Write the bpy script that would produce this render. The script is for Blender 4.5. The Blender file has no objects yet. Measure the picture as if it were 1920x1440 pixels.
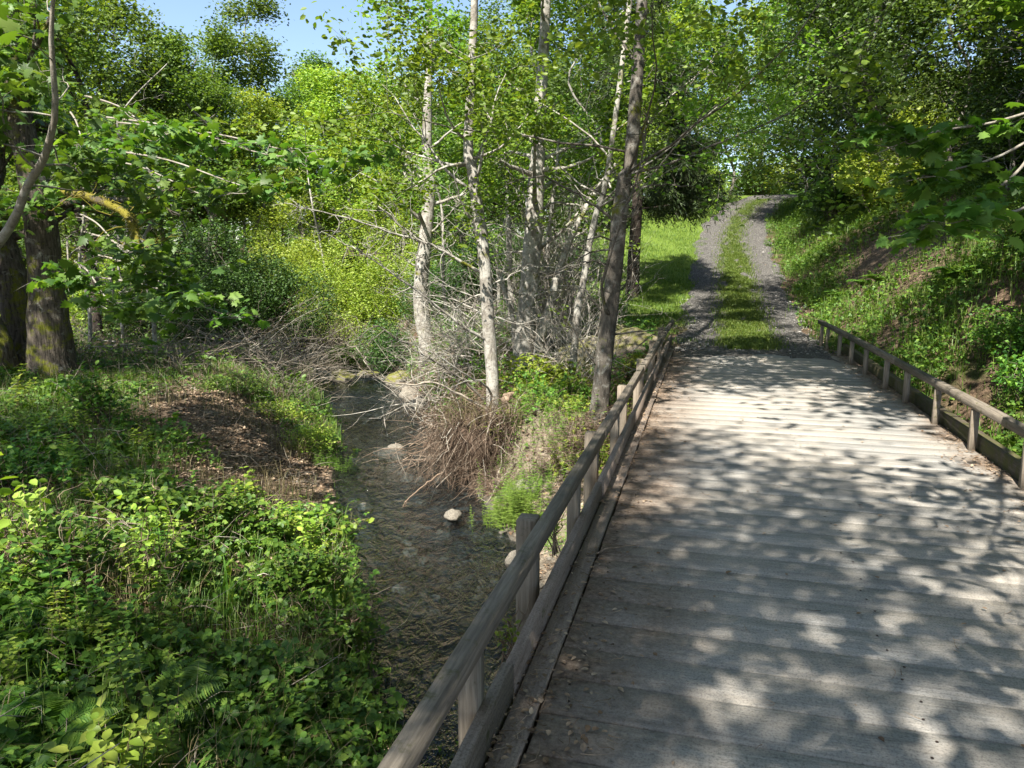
import bpy, math, random
import numpy as np
from mathutils import noise as mnoise, Vector

rad = math.radians
scene = bpy.context.scene
COL = scene.collection
RNG = np.random.default_rng(7)

# ------------------------------------------------------------------ camera
F_PX, PITCH, CAM_Z = 1371.0, math.atan(243 / 1371.0), 1.75
TH = rad(14.92)                                   # heading of the bridge
DV = np.array([math.sin(TH), math.cos(TH)])
NV = np.array([math.cos(TH), -math.sin(TH)])
cd = bpy.data.cameras.new('camera')
cd.sensor_width = 36
cd.lens = 36 * F_PX / 1920
cd.clip_start, cd.clip_end = 0.05, 900
co = bpy.data.objects.new('camera', cd)
co.location = (0, 0, CAM_Z)
co.rotation_euler = (math.pi / 2 - PITCH, 0, 0)
COL.objects.link(co)
scene.camera = co


def ray(u, v):
    x = (u - 960) / F_PX
    y = -(v - 720) / F_PX
    return np.array([x, math.cos(PITCH) + y * math.sin(PITCH), -math.sin(PITCH) + y * math.cos(PITCH)])


def at(u, v, y):
    r = ray(u, v)
    return r * (y / r[1]) + np.array([0, 0, CAM_Z])


def sa(x, y):
    return DV[0] * x + DV[1] * y, NV[0] * x + NV[1] * y


def xy(s, a):
    return DV[0] * s + NV[0] * a, DV[1] * s + NV[1] * a


# ------------------------------------------------------------------ terrain
def sm(a, b, x):
    t = np.clip((np.asarray(x, float) - a) / (b - a), 0, 1)
    return t * t * (3 - 2 * t)


CREEK = np.array([(8, -8, 1.3), (4.5, -3, 1.2), (2.2, 1.2, 1.15), (0.7, 4, 1.1), (-0.6, 7, .98), (-1.0, 8.9, 1.03), (-1.6, 11, 1.12),
                  (-2.1, 12.4, 1.05), (-2.45, 14.2, .92), (-2.85, 15.6, .95), (-3.6, 18.2, 1.05), (-4.6, 21, 1.3), (-5.0, 23.8, 1.5),
                  (-6.5, 27, 1.2), (-10, 31, 1.2), (-16, 34, 1.2), (-26, 36, 1.2), (-60, 40, 1.2)])


def creek(x, y):
    """distance beyond the water's edge (negative in the water) and the side (+1 = left bank)"""
    x = np.asarray(x, float); y = np.asarray(y, float)
    best = np.full(x.shape, 1e9); e = np.full(x.shape, 1e9); side = np.zeros(x.shape)
    for (x0, y0, w0), (x1, y1, w1) in zip(CREEK[:-1], CREEK[1:]):
        dx, dy = x1 - x0, y1 - y0
        t = np.clip(((x - x0) * dx + (y - y0) * dy) / (dx * dx + dy * dy), 0, 1)
        px, py = x - (x0 + t * dx), y - (y0 + t * dy)
        d = np.hypot(px, py)
        m = d < best
        best = np.where(m, d, best)
        e = np.where(m, d - (w0 + t * (w1 - w0)), e)
        side = np.where(m, np.sign(dx * py - dy * px), side)
    return e, side


ZS = [-20, 13.6, 16.2, 18.3, 22, 25.5, 31.2, 36.4, 40.5, 46, 60, 140]
ZZ = [-.02, -.02, -.02, .15, .6, 1.25, 2.35, 3.5, 4.4, 5.2, 5.8, 7.0]


def zroad(s):
    s = np.asarray(s, float)
    return sum(np.interp(s + o, ZS, ZZ) for o in (-1.2, -.6, 0, .6, 1.2)) / 5


def aroad(s):
    return 0.86 + .0122 * np.clip(np.asarray(s, float) - 30, 0, 40) ** 2


def bump(x, y):
    return (.05 * np.sin(1.7 * x + .6 * y + 1) * np.sin(1.3 * y - .8 * x) + .03 * np.sin(4.1 * x + 2.2 * np.sin(1.9 * y)) * np.sin(3.7 * y + 1.5 * np.sin(2.3 * x))
            + .012 * np.sin(11 * x + 3 * np.sin(5 * y)) * np.sin(10 * y + 2 * np.sin(7 * x)))


def G(x, y):
    x = np.asarray(x, float); y = np.asarray(y, float)
    s, a = sa(x, y)
    e, side = creek(x, y)
    zr = zroad(s)
    ac = aroad(s)
    far = 2.2 * sm(27, 60, y) + 5.5 * sm(55, 110, y)
    # left bank of the creek
    zl = -1.98 + .8 * sm(-.05, 2.6, e) + .035 * np.clip(e - 2.6, 0, 30) + far
    # right bank: alder bank, lawn, road side
    top = -.85 + (zr + .85) * sm(13.8, 20.5, s)
    top = top + (-.6 + .5 * far - top) * sm(-4.0, -8.0, a)
    w = 1.0 + 2.6 * (1 - sm(10.6, 11.8, y))
    zb = -1.99 + (top + 1.99) * sm(-.02, 1, e / w)
    z = np.where(side > 0, zl, zb)
    # hillside right of the bridge and the road
    toe = np.interp(s, [0, 10, 14, 18, 45], [4.3, 3.7, 3.05, 2.75, 2.7]) + np.clip(ac - .86, 0, 40)
    base = -1.25 + (zr + 1.25) * sm(10.5, 16, s)
    da = np.clip(a - toe, 0, 60)
    hill = base + 5.2 * (1 - np.exp(-.6 * da / 5.2 * (1 + .5 * sm(0, 1.5, da)))) + .03 * da
    wr = sm(1.6, 3.0, a) * np.where(side > 0, sm(.2, 2, e), 1)
    wr = np.where(s < 2, wr * sm(-3, 2, s), wr)
    z = z + (hill - z) * wr
    bed = -2.02 - .2 * sm(0, -.9, e)
    z = np.where(e < 0, bed, z)
    z = z + bump(x, y) * np.where(e < 0, .5, .4 + .9 * sm(0, 1.5, e))
    # road bench
    lat = a - ac
    wl = (1 - sm(1.75, 3.3, -lat)) * (1 - sm(1.6, 2.3, lat)) * sm(12.9, 14.2, s)
    z = z + (zr - .06 - z) * wl
    # keep clear below the deck
    ud = (s < 13.4) & (a > -1.3) & (a < 2.9)
    z = np.where(ud, np.minimum(z, -.62), z)
    return z


def gz(x, y):
    return float(G(np.array([x]), np.array([y]))[0])


def drop(u, v, y0=3.0, y1=120.0):
    """where the ray through a picture point meets the ground"""
    ys = np.concatenate([np.linspace(y0, 40, 1500), np.linspace(40.1, y1, 300)])
    r = ray(u, v)
    P = r[None] * (ys / r[1])[:, None] + np.array([0, 0, CAM_Z])
    h = P[:, 2] - G(P[:, 0], P[:, 1])
    k = np.argmax(h < 0)
    return P[k]


# ------------------------------------------------------------------ object helpers
def mesh_obj(name, V, faces, mat, parent=None, smooth=False, midx=None, attrs=None):
    me = bpy.data.meshes.new(name)
    V = np.asarray(V, np.float32)
    faces = [np.asarray(f, np.int32) for f in faces if len(f)]
    me.vertices.add(len(V))
    me.vertices.foreach_set('co', V.ravel())
    loops = np.concatenate([f.ravel() for f in faces])
    tot = np.concatenate([np.full(len(f), f.shape[1], np.int32) for f in faces])
    st = np.concatenate([[0], np.cumsum(tot)[:-1]]).astype(np.int32)
    me.loops.add(len(loops))
    me.loops.foreach_set('vertex_index', loops)
    me.polygons.add(len(tot))
    me.polygons.foreach_set('loop_start', st)
    if smooth:
        me.polygons.foreach_set('use_smooth', np.ones(len(tot), bool))
    for m in (mat if isinstance(mat, (list, tuple)) else [mat]):
        me.materials.append(m)
    if midx is not None:
        me.polygons.foreach_set('material_index', np.asarray(midx, np.int32))
    for k, arr in (attrs or {}).items():
        at_ = me.attributes.new(k, 'FLOAT', 'POINT')
        at_.data.foreach_set('value', np.asarray(arr, np.float32))
    me.update(calc_edges=True)
    me.validate()
    o = bpy.data.objects.new(name, me)
    COL.objects.link(o)
    if parent is not None:
        o.parent = parent
    return o


class MB:
    def __init__(self):
        self.V, self.F, self.n = [], {}, 0

    def add(self, V, *faces):
        V = np.asarray(V, float).reshape(-1, 3)
        for f in faces:
            f = np.asarray(f, int)
            if len(f):
                self.F.setdefault(f.shape[1], []).append(f + self.n)
        self.V.append(V)
        self.n += len(V)
        return self

    def box(self, x0, x1, y0, y1, z0, z1, bev=0.006, jit=None):
        """a board with its long edges chamfered"""
        b = min(bev, (x1 - x0) / 3, (y1 - y0) / 3, (z1 - z0) / 3)
        vs = []
        for (ex, ey, z) in ((b, b, z0), (0, 0, z0 + b), (0, 0, z1 - b), (b, b, z1)):
            vs += [(x0 + ex, y0 + ey, z), (x1 - ex, y0 + ey, z), (x1 - ex, y1 - ey, z), (x0 + ex, y1 - ey, z)]
        V = np.array(vs)
        if jit is not None:
            V = V + jit(V)
        Q = [(3, 2, 1, 0), (12, 13, 14, 15)]
        for k in range(3):
            for i in range(4):
                j = (i + 1) % 4
                Q.append((k * 4 + i, k * 4 + j, k * 4 + 4 + j, k * 4 + 4 + i))
        return self.add(V, Q)

    def tube(self, P, R, sides=8, rough=0.0, cap=True, rng=RNG):
        P = np.asarray(P, float); R = np.asarray(R, float)
        n = len(P)
        T = np.gradient(P, axis=0)
        T /= np.linalg.norm(T, axis=1)[:, None] + 1e-9
        up = np.array([1., 0, 0]) if abs(T[0][0]) < .8 else np.array([0, 1., 0])
        A = np.zeros((n, 3))
        a = np.cross(T[0], up); a /= np.linalg.norm(a)
        for i in range(n):
            a = a - T[i] * np.dot(a, T[i]); a /= np.linalg.norm(a) + 1e-9
            A[i] = a
        B = np.cross(T, A)
        ang = np.arange(sides) * 2 * math.pi / sides
        rr = R[:, None] * (1 + (rough * rng.normal(0, 1, (n, sides)) if rough else 0))
        V = P[:, None] + rr[..., None] * (np.cos(ang)[None, :, None] * A[:, None] + np.sin(ang)[None, :, None] * B[:, None])
        i = np.arange(n - 1)[:, None] * sides
        j = np.arange(sides)[None]
        k = (j + 1) % sides
        Q = np.stack([i + j, i + k, i + sides + k, i + sides + j], -1).reshape(-1, 4)
        V = V.reshape(-1, 3)
        if cap:
            m = len(V)
            V = np.vstack([V, P[-1], P[0]])
            e = (n - 1) * sides
            T1 = [(e + q, e + (q + 1) % sides, m) for q in range(sides)]
            T2 = [((q + 1) % sides, q, m + 1) for q in range(sides)]
            return self.add(V, Q, np.array(T1 + T2))
        return self.add(V, Q)

    def build(self, name, mat, parent=None, smooth=False):
        return mesh_obj(name, np.vstack(self.V), [np.vstack(f) for f in self.F.values()], mat, parent, smooth)


def tag(o, label=None, cat=None, group=None, kind=None):
    if label: o['label'] = label
    if cat: o['category'] = cat
    if group: o['group'] = group
    if kind: o['kind'] = kind
    return o


def empty(name, loc, label, cat, group=None, rz=0.0):
    o = bpy.data.objects.new(name, None)
    o.empty_display_size = .2
    o.location = loc
    o.rotation_euler = (0, 0, rz)
    COL.objects.link(o)
    return tag(o, label, cat, group)


def copy_tree(o, parent=None):
    c = o.copy()
    COL.objects.link(c)
    c.parent = parent
    for ch in list(o.children):
        copy_tree(ch, c)
    return c


def nrm(v):
    v = np.asarray(v, float)
    return v / (np.linalg.norm(v, axis=-1, keepdims=True) + 1e-9)


# ------------------------------------------------------------------ leaf shapes
def fan(pts, z=None):
    V = [(0, .12, .03)] + [(p[0], p[1], p[2] if len(p) > 2 else 0) for p in pts]
    n = len(pts)
    return np.array(V), [np.array([(0, i + 1, (i + 1) % n + 1) for i in range(n)])]


_mp = [(0, 0), (.16, -.08), (.36, -.14), (.33, .04), (.62, .12), (.44, .24), (.66, .42), (.4, .44), (.34, .52), (.36, .74), (.18, .66), (.13, .82), (0, 1.0)]
_mp = _mp + [(-x, y) for x, y in _mp[-2:0:-1]]
_mp = [(x, y, -.3 * abs(x) ** 1.3 - .28 * max(y - .25, 0) ** 1.3) for x, y in _mp]
LEAF = {
    'lens': (np.array([(0, 0, 0), (-.3, .45, .07), (0, 1, -.08), (.3, .45, .07)]), [np.array([(0, 2, 1), (0, 3, 2)])]),
    'oval': (np.array([(0, 0, 0), (-.27, .25, .06), (-.27, .62, .05), (0, 1, -.1), (.27, .62, .05), (.27, .25, .06)]),
             [np.array([(0, 3, 2, 1), (0, 5, 4, 3)])]),
    'narrow': (np.array([(0, 0, 0), (-.1, .4, .03), (0, 1, -.12), (.1, .4, .03)]), [np.array([(0, 2, 1), (0, 3, 2)])]),
    'maple': fan(_mp),
}


def _tri():
    b, f = LEAF['oval']
    Vs, Fs = [], []
    for k, (ang, off) in enumerate(((0, .12), (1.25, .05), (-1.25, .05))):
        c, s_ = math.cos(ang), math.sin(ang)
        W = b * np.array([1.05, .9 if k == 0 else .75, 1])
        W = W + np.array([0, off, 0])
        Vs.append(np.stack([W[:, 0] * c - W[:, 1] * s_, W[:, 0] * s_ + W[:, 1] * c, W[:, 2]], 1))
        Fs.append(f[0] + 6 * k)
    return np.vstack(Vs), [np.vstack(Fs)]


LEAF['trifoliate'] = _tri()


def leaves(mb, kind, P, S, up=.6, D=None, droop=0.15, rng=RNG):
    """scatter leaf shapes: P points, S sizes, up = how far faces turn to the sky"""
    T, faces = LEAF[kind]
    n = len(P)
    if n == 0:
        return
    if D is None:
        az = rng.uniform(0, 2 * math.pi, n)
        D = np.stack([np.cos(az), np.sin(az), rng.normal(-droop, .35, n)], 1)
    D = nrm(D)
    N = rng.normal(0, 1, (n, 3)) * (1 - up) + np.array([0, 0, up])
    X = nrm(np.cross(D, N)); Z = np.cross(X, D)
    S = np.broadcast_to(np.asarray(S, float), (n,))
    V = P[:, None] + S[:, None, None] * (T[None, :, 0, None] * X[:, None] + T[None, :, 1, None] * D[:, None] + T[None, :, 2, None] * Z[:, None])
    k = len(T)
    off = np.arange(n)[:, None, None] * k
    mb.add(V.reshape(-1, 3), *[(f[None] + off).reshape(-1, f.shape[1]) for f in faces])


def blades(mb, P, H, W, bend, rng=RNG, lean=None):
    """grass blades: tapered and bent over"""
    n = len(P)
    az = rng.uniform(0, 2 * math.pi, n)
    d = np.stack([np.cos(az), np.sin(az), np.zeros(n)], 1)
    if lean is not None:
        d = nrm(d + lean)
    x = np.stack([-d[:, 1], d[:, 0], np.zeros(n)], 1)
    H = np.broadcast_to(np.asarray(H, float), (n,))[:, None]
    W = np.broadcast_to(np.asarray(W, float), (n,))[:, None]
    b = np.abs(rng.normal(bend, bend * .5, n))[:, None]
    u = np.array([0, 0, 1.])
    m1 = P + H * (.5 * u + .18 * b * d)
    m2 = P + H * ((.85 - .15 * b) * u + .5 * b * d)
    t = P + H * ((1 - .35 * b) * u + b * d)
    V = np.stack([P - x * W * .5, P + x * W * .5, m1 - x * W * .45, m1 + x * W * .45, m2 - x * W * .28, m2 + x * W * .28, t], 1)
    off = np.arange(n)[:, None, None] * 7
    Q = np.array([(0, 1, 3, 2), (2, 3, 5, 4)])
    T = np.array([(4, 5, 6)])
    mb.add(V.reshape(-1, 3), (Q[None] + off).reshape(-1, 4), (T[None] + off).reshape(-1, 3))


def sticks(mb, P, D, L, R, bend=.15, k=5, sides=3, sag=0.0, rng=RNG):
    """many thin tapered bent twigs at once; returns their points"""
    n = len(P)
    D = nrm(D)
    L = np.broadcast_to(np.asarray(L, float), (n,)); R = np.broadcast_to(np.asarray(R, float), (n,))
    A = nrm(np.cross(D, rng.normal(0, 1, (n, 3)))); B = np.cross(D, A)
    t = np.linspace(0, 1, k)
    c1 = rng.normal(0, bend, n)[:, None]; c2 = rng.normal(0, bend * .6, n)[:, None]
    off1 = c1 * (t ** 2)[None] + c2 * np.sin(t * 6.3)[None] * .5
    off2 = rng.normal(0, bend * .5, n)[:, None] * np.sin(t * 4.4)[None]
    Q = P[:, None] + L[:, None, None] * (t[None, :, None] * D[:, None] + off1[..., None] * A[:, None] + off2[..., None] * B[:, None])
    Q[..., 2] -= sag * L[:, None] * (t ** 2)[None]
    rr = R[:, None] * (1 - .75 * t)[None]
    ang = np.arange(sides) * 2 * math.pi / sides
    V = Q[:, :, None] + rr[:, :, None, None] * (np.cos(ang)[None, None, :, None] * A[:, None, None] + np.sin(ang)[None, None, :, None] * B[:, None, None])
    base = (np.arange(n) * k * sides)[:, None, None]
    i = (np.arange(k - 1) * sides)[None, :, None]
    j = np.arange(sides)[None, None]
    jn = (j + 1) % sides
    F = np.stack([base + i + j, base + i + jn, base + i + sides + jn, base + i + sides + j], -1).reshape(-1, 4)
    mb.add(V.reshape(-1, 3), F)
    return Q


# ------------------------------------------------------------------ materials
def new_mat(name):
    m = bpy.data.materials.new(name)
    m.use_nodes = True
    nt = m.node_tree
    nt.nodes.clear()
    out = nt.nodes.new('ShaderNodeOutputMaterial')
    return m, nt, out


def N(nt, t, **kw):
    n = nt.nodes.new(t)
    for k, v in kw.items():
        if k in n.inputs:
            n.inputs[k].default_value = v
        else:
            setattr(n, k, v)
    return n


def ramp(nt, src, stops, interp='LINEAR'):
    r = nt.nodes.new('ShaderNodeValToRGB')
    r.color_ramp.interpolation = interp
    el = r.color_ramp.elements
    while len(el) > 1:
        el.remove(el[-1])
    el[0].position = stops[0][0]; el[0].color = (*stops[0][1], 1)
    for p, c in stops[1:]:
        e = el.new(p); e.color = (*c, 1)
    if src is not None:
        nt.links.new(src, r.inputs['Fac'])
    return r.outputs['Color']


def g(v):
    return (v, v, v)


def mix(nt, fac, a, b, blend='MIX'):
    m = nt.nodes.new('ShaderNodeMix')
    m.data_type = 'RGBA'; m.blend_type = blend
    for sock, val in ((m.inputs[0], fac), (m.inputs[6], a), (m.inputs[7], b)):
        if hasattr(val, 'is_linked'):
            nt.links.new(val, sock)
        elif isinstance(val, tuple):
            sock.default_value = (*val, 1)
        else:
            sock.default_value = val
    return m.outputs[2]


def math_(nt, op, a, b=None, clamp=False):
    m = nt.nodes.new('ShaderNodeMath'); m.operation = op; m.use_clamp = clamp
    for sock, val in zip(m.inputs, (a, b)):
        if val is None: continue
        if hasattr(val, 'is_linked'): nt.links.new(val, sock)
        else: sock.default_value = val
    return m.outputs[0]


def coords(nt, scale=(1, 1, 1), kind='Object'):
    tc = nt.nodes.new('ShaderNodeTexCoord')
    mp = nt.nodes.new('ShaderNodeMapping')
    mp.inputs['Scale'].default_value = scale
    nt.links.new(tc.outputs[kind], mp.inputs['Vector'])
    return mp.outputs['Vector']


def nz(nt, vec, scale, detail=4, rough=.55, dist=0):
    n = N(nt, 'ShaderNodeTexNoise', Scale=scale, Detail=detail, Roughness=rough, Distortion=dist)
    nt.links.new(vec, n.inputs['Vector'])
    return n.outputs['Fac']


def finish(nt, out, color, rough=.85, height=None, dist=.01, strength=.6, spec=.25):
    b = N(nt, 'ShaderNodeBsdfPrincipled')
    if hasattr(color, 'is_linked'): nt.links.new(color, b.inputs['Base Color'])
    else: b.inputs['Base Color'].default_value = (*color, 1)
    if hasattr(rough, 'is_linked'): nt.links.new(rough, b.inputs['Roughness'])
    else: b.inputs['Roughness'].default_value = rough
    b.inputs['Specular IOR Level'].default_value = spec
    if height is not None:
        bp = N(nt, 'ShaderNodeBump', Strength=strength, Distance=dist)
        nt.links.new(height, bp.inputs['Height'])
        nt.links.new(bp.outputs['Normal'], b.inputs['Normal'])
    nt.links.new(b.outputs[0], out.inputs['Surface'])
    return b


def leaf_mat(name, cols, trans=.38, tint=(1.5, 1.45, .5), rough=.5, spec=.35):
    m, nt, out = new_mat(name)
    geo = N(nt, 'ShaderNodeNewGeometry')
    oi = N(nt, 'ShaderNodeObjectInfo')
    c = ramp(nt, geo.outputs['Random Per Island'], [(i / (len(cols) - 1), c) for i, c in enumerate(cols)])
    hs = N(nt, 'ShaderNodeHueSaturation')
    nt.links.new(c, hs.inputs['Color'])
    nt.links.new(math_(nt, 'ADD', math_(nt, 'MULTIPLY', oi.outputs['Random'], .03), .485), hs.inputs['Hue'])
    nt.links.new(math_(nt, 'ADD', math_(nt, 'MULTIPLY', oi.outputs['Random'], .4), .8), hs.inputs['Value'])
    c = hs.outputs['Color']
    p = N(nt, 'ShaderNodeBsdfPrincipled', Roughness=rough)
    p.inputs['Specular IOR Level'].default_value = spec
    nt.links.new(c, p.inputs['Base Color'])
    t = N(nt, 'ShaderNodeBsdfTranslucent')
    nt.links.new(mix(nt, 1.0, c, tint, 'MULTIPLY'), t.inputs['Color'])
    mx = N(nt, 'ShaderNodeMixShader', Fac=trans)
    nt.links.new(p.outputs[0], mx.inputs[1]); nt.links.new(t.outputs[0], mx.inputs[2])
    nt.links.new(mx.outputs[0], out.inputs['Surface'])
    return m


def bark_mat(name, dark, light, lichen=.4, lich_col=(.42, .42, .36), moss=0.0, vscale=1.0, moss_col=(.16, .17, .02), zs=.35, depth=.02):
    m, nt, out = new_mat(name)
    v = coords(nt, (1, 1, zs))
    v1 = coords(nt)
    n1 = nz(nt, v, 26 * vscale, 6, .65, .4)
    c = ramp(nt, n1, [(.3, dark), (.7, light)])
    if lichen > 0:
        n2 = nz(nt, v1, 5.5 * vscale, 5, .7, .6)
        c = mix(nt, ramp(nt, n2, [(.62 - .3 * lichen, g(0)), (.72 - .25 * lichen, g(1))]), c, mix(nt, n1, lich_col, tuple(x * .65 for x in lich_col)))
        n4 = nz(nt, coords(nt, (1, 1, 2.2)), 15 * vscale, 4, .6)
        c = mix(nt, ramp(nt, n4, [(.6, g(0)), (.66, g(.75))]), c, tuple(x * .8 for x in dark))
    if moss > 0:
        n3 = nz(nt, v1, 2.6, 5, .7)
        c = mix(nt, ramp(nt, n3, [(.66 - .35 * moss, g(0)), (.74 - .3 * moss, g(1))]), c, mix(nt, nz(nt, v1, 60, 3), moss_col, tuple(x * .45 for x in moss_col)))
    finish(nt, out, c, .9, n1, depth, .9, .15)
    return m


def stick_mat(name, cols):
    m, nt, out = new_mat(name)
    geo = N(nt, 'ShaderNodeNewGeometry')
    c = ramp(nt, geo.outputs['Random Per Island'], [(i / (len(cols) - 1), c) for i, c in enumerate(cols)])
    n1 = nz(nt, coords(nt), 18, 4, .7)
    c = mix(nt, 1.0, c, ramp(nt, n1, [(.3, g(.5)), (.7, g(1.25))]), 'MULTIPLY')
    finish(nt, out, c, .9, None, spec=.1)
    return m


M = {}
M['leaf_alder'] = leaf_mat('alder leaf', [(.075, .15, .016), (.11, .2, .022), (.16, .26, .035), (.21, .3, .05)], .42)
M['leaf_maple'] = leaf_mat('maple leaf', [(.045, .1, .018), (.065, .14, .024), (.1, .19, .032), (.16, .25, .05)], .42, (1.5, 1.5, .45))
M['leaf_bright'] = leaf_mat('bright shrub leaf', [(.12, .2, .02), (.19, .28, .034), (.26, .35, .05), (.36, .43, .08)], .4)
M['leaf_dark'] = leaf_mat('dark shrub leaf', [(.028, .055, .011), (.046, .086, .014), (.068, .12, .02), (.105, .165, .03)], .25, (1.3, 1.4, .5))
M['leaf_bush'] = leaf_mat('green bush leaf', [(.022, .058, .013), (.036, .092, .017), (.056, .13, .024), (.09, .18, .034)], .25, (1.3, 1.4, .5))
M['leaf_bramble'] = leaf_mat('bramble leaf', [(.035, .095, .014), (.065, .15, .02), (.1, .2, .026), (.18, .28, .04)], .35)
M['leaf_wood'] = leaf_mat('wood leaf', [(.045, .085, .014), (.075, .13, .02), (.11, .18, .028), (.17, .24, .045)], .38)
M['leaf_fir'] = leaf_mat('fir needle', [(.02, .042, .012), (.032, .065, .016), (.05, .095, .022), (.08, .13, .03)], .15, (1.2, 1.3, .6))
M['grass'] = leaf_mat('grass blade', [(.05, .11, .014), (.08, .16, .02), (.12, .2, .03), (.2, .26, .06)], .35)
M['grass_lawn'] = leaf_mat('lawn blade', [(.055, .105, .016), (.085, .15, .02), (.12, .19, .028), (.2, .24, .06)], .35)
M['grass_dry'] = leaf_mat('dry grass blade', [(.12, .1, .045), (.2, .16, .08), (.28, .23, .12), (.1, .13, .03)], .25, (1.2, 1.15, .8))
M['horsetail'] = leaf_mat('horsetail', [(.16, .28, .04), (.22, .36, .06), (.28, .42, .08)], .4)
M['moss'] = leaf_mat('moss tuft', [(.1, .09, .012), (.16, .14, .018), (.23, .19, .025), (.09, .1, .018)], .25)
M['litter'] = stick_mat('leaf litter', [(.14, .09, .056), (.22, .148, .092), (.31, .22, .145), (.4, .31, .22), (.1, .066, .045)])
M['deadwood'] = stick_mat('dead twig', [(.16, .13, .1), (.24, .2, .155), (.33, .29, .235), (.42, .39, .33)])
M['deadbrown'] = stick_mat('brown dead stalk', [(.09, .06, .042), (.17, .118, .083), (.27, .2, .145), (.38, .3, .225)])
M['deadsunlit'] = stick_mat('sunlit dead twig', [(.22, .19, .155), (.35, .31, .26), (.46, .42, .36), (.56, .53, .46)])  # dead twig colour lightened: strong sun on the thickets is painted in
M['rootbrown'] = stick_mat('brown root', [(.06, .042, .03), (.11, .08, .057), (.18, .135, .1), (.27, .215, .165)])
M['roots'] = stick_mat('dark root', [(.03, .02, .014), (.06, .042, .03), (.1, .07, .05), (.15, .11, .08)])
M['deadthin'] = stick_mat('dark thicket twig', [(.08, .065, .05), (.13, .11, .085), (.2, .17, .13), (.28, .25, .2)])
M['bark_alder'] = bark_mat('alder bark', (.11, .095, .08), (.3, .275, .235), .62, (.44, .42, .37), .2)
M['bark_shade'] = bark_mat('shaded alder bark', (.05, .043, .036), (.15, .132, .11), .35, (.26, .25, .22), .22)  # alder bark darkened: the shade on the rail side trunk is in the colour
M['bark_maple'] = bark_mat('maple bark', (.018, .015, .012), (.15, .125, .098), .2, (.26, .25, .21), .42, .75, zs=.13, depth=.07)
M['bark_moss'] = bark_mat('mossy limb bark', (.035, .028, .02), (.1, .08, .055), 0, moss=.75, moss_col=(.2, .175, .025))
M['bark_pale'] = bark_mat('pale smooth bark', (.16, .14, .115), (.3, .27, .22), .45, (.36, .34, .29), 0)
M['bark_fir'] = bark_mat('fir bark', (.018, .014, .011), (.07, .055, .045), .05, (.2, .2, .17), .2)
M['bark_wood'] = bark_mat('wood bark', (.06, .052, .043), (.2, .18, .15), .45, (.36, .34, .3), .15)


def wood_mat(name, dark, light, axis, dust=0.0, dust_col=(.4, .34, .27), moss=0.0, edge=None):
    m, nt, out = new_mat(name)
    geo = N(nt, 'ShaderNodeNewGeometry')
    sc = [9, 9, 9]; sc[axis] = .55
    v = coords(nt, tuple(sc))
    # shift the grain from board to board
    add = N(nt, 'ShaderNodeVectorMath', operation='ADD')
    nt.links.new(v, add.inputs[0])
    cmb = N(nt, 'ShaderNodeCombineXYZ')
    rnd = math_(nt, 'MULTIPLY', geo.outputs['Random Per Island'], 37.0)
    for k in range(3): nt.links.new(rnd, cmb.inputs[k])
    nt.links.new(cmb.outputs[0], add.inputs[1])
    n1 = nz(nt, add.outputs[0], 5.5, 7, .68, .5)
    n2 = nz(nt, add.outputs[0], 1.4, 4, .6)
    c = ramp(nt, n1, [(.3, dark), (.52, tuple((a + b) / 2 for a, b in zip(dark, light))), (.72, light)])
    c = mix(nt, 1.0, c, ramp(nt, geo.outputs['Random Per Island'], [(0, g(.91)), (1, g(1.06))]), 'MULTIPLY')
    c = mix(nt, .5, c, ramp(nt, n2, [(.3, g(.55)), (.7, g(1.2))]), 'MULTIPLY')
    vo = coords(nt)
    if dust:
        n3 = nz(nt, vo, .9, 6, .65, .3)
        n4 = nz(nt, vo, 22, 5, .7)
        f = math_(nt, 'MULTIPLY', ramp(nt, n3, [(.38, g(.12)), (.66, g(1))]), ramp(nt, n4, [(.3, g(.35)), (.62, g(1))]))
        f = math_(nt, 'MULTIPLY', f, dust, True)
        c = mix(nt, f, c, dust_col)
        n5 = nz(nt, vo, 95, 3, .8)
        c = mix(nt, 1.0, c, ramp(nt, n5, [(.34, g(.55)), (.5, g(1)), (.68, g(1.12))]), 'MULTIPLY')
    if edge:
        sx = N(nt, 'ShaderNodeSeparateXYZ')
        nt.links.new(vo, sx.inputs[0])
        n7 = math_(nt, 'MULTIPLY', math_(nt, 'SUBTRACT', nz(nt, vo, 1.6, 6, .7, .4), .5), 1.3)
        xx = math_(nt, 'ADD', sx.outputs[0], n7)
        f = math_(nt, 'ADD', ramp(nt, math_(nt, 'ADD', math_(nt, 'MULTIPLY', xx, 1.0), .6), [(.05, g(.95)), (.75, g(0))]),
                  ramp(nt, math_(nt, 'SUBTRACT', 2.45, xx), [(.0, g(.9)), (.35, g(0))]), True)
        n8 = nz(nt, vo, 30, 5, .75)
        c = mix(nt, f, c, ramp(nt, n8, [(.32, (.05, .035, .025)), (.5, (.15, .11, .08)), (.7, (.27, .21, .16))]))
    if moss:
        n6 = nz(nt, vo, 7, 6, .75)
        c = mix(nt, ramp(nt, n6, [(.62 - .3 * moss, g(0)), (.72 - .2 * moss, g(.9))]), c, mix(nt, nz(nt, vo, 70, 3), (.035, .04, .012), (.1, .095, .03)))
    finish(nt, out, c, .88, n1, .006, .8, .2)
    return m


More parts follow.
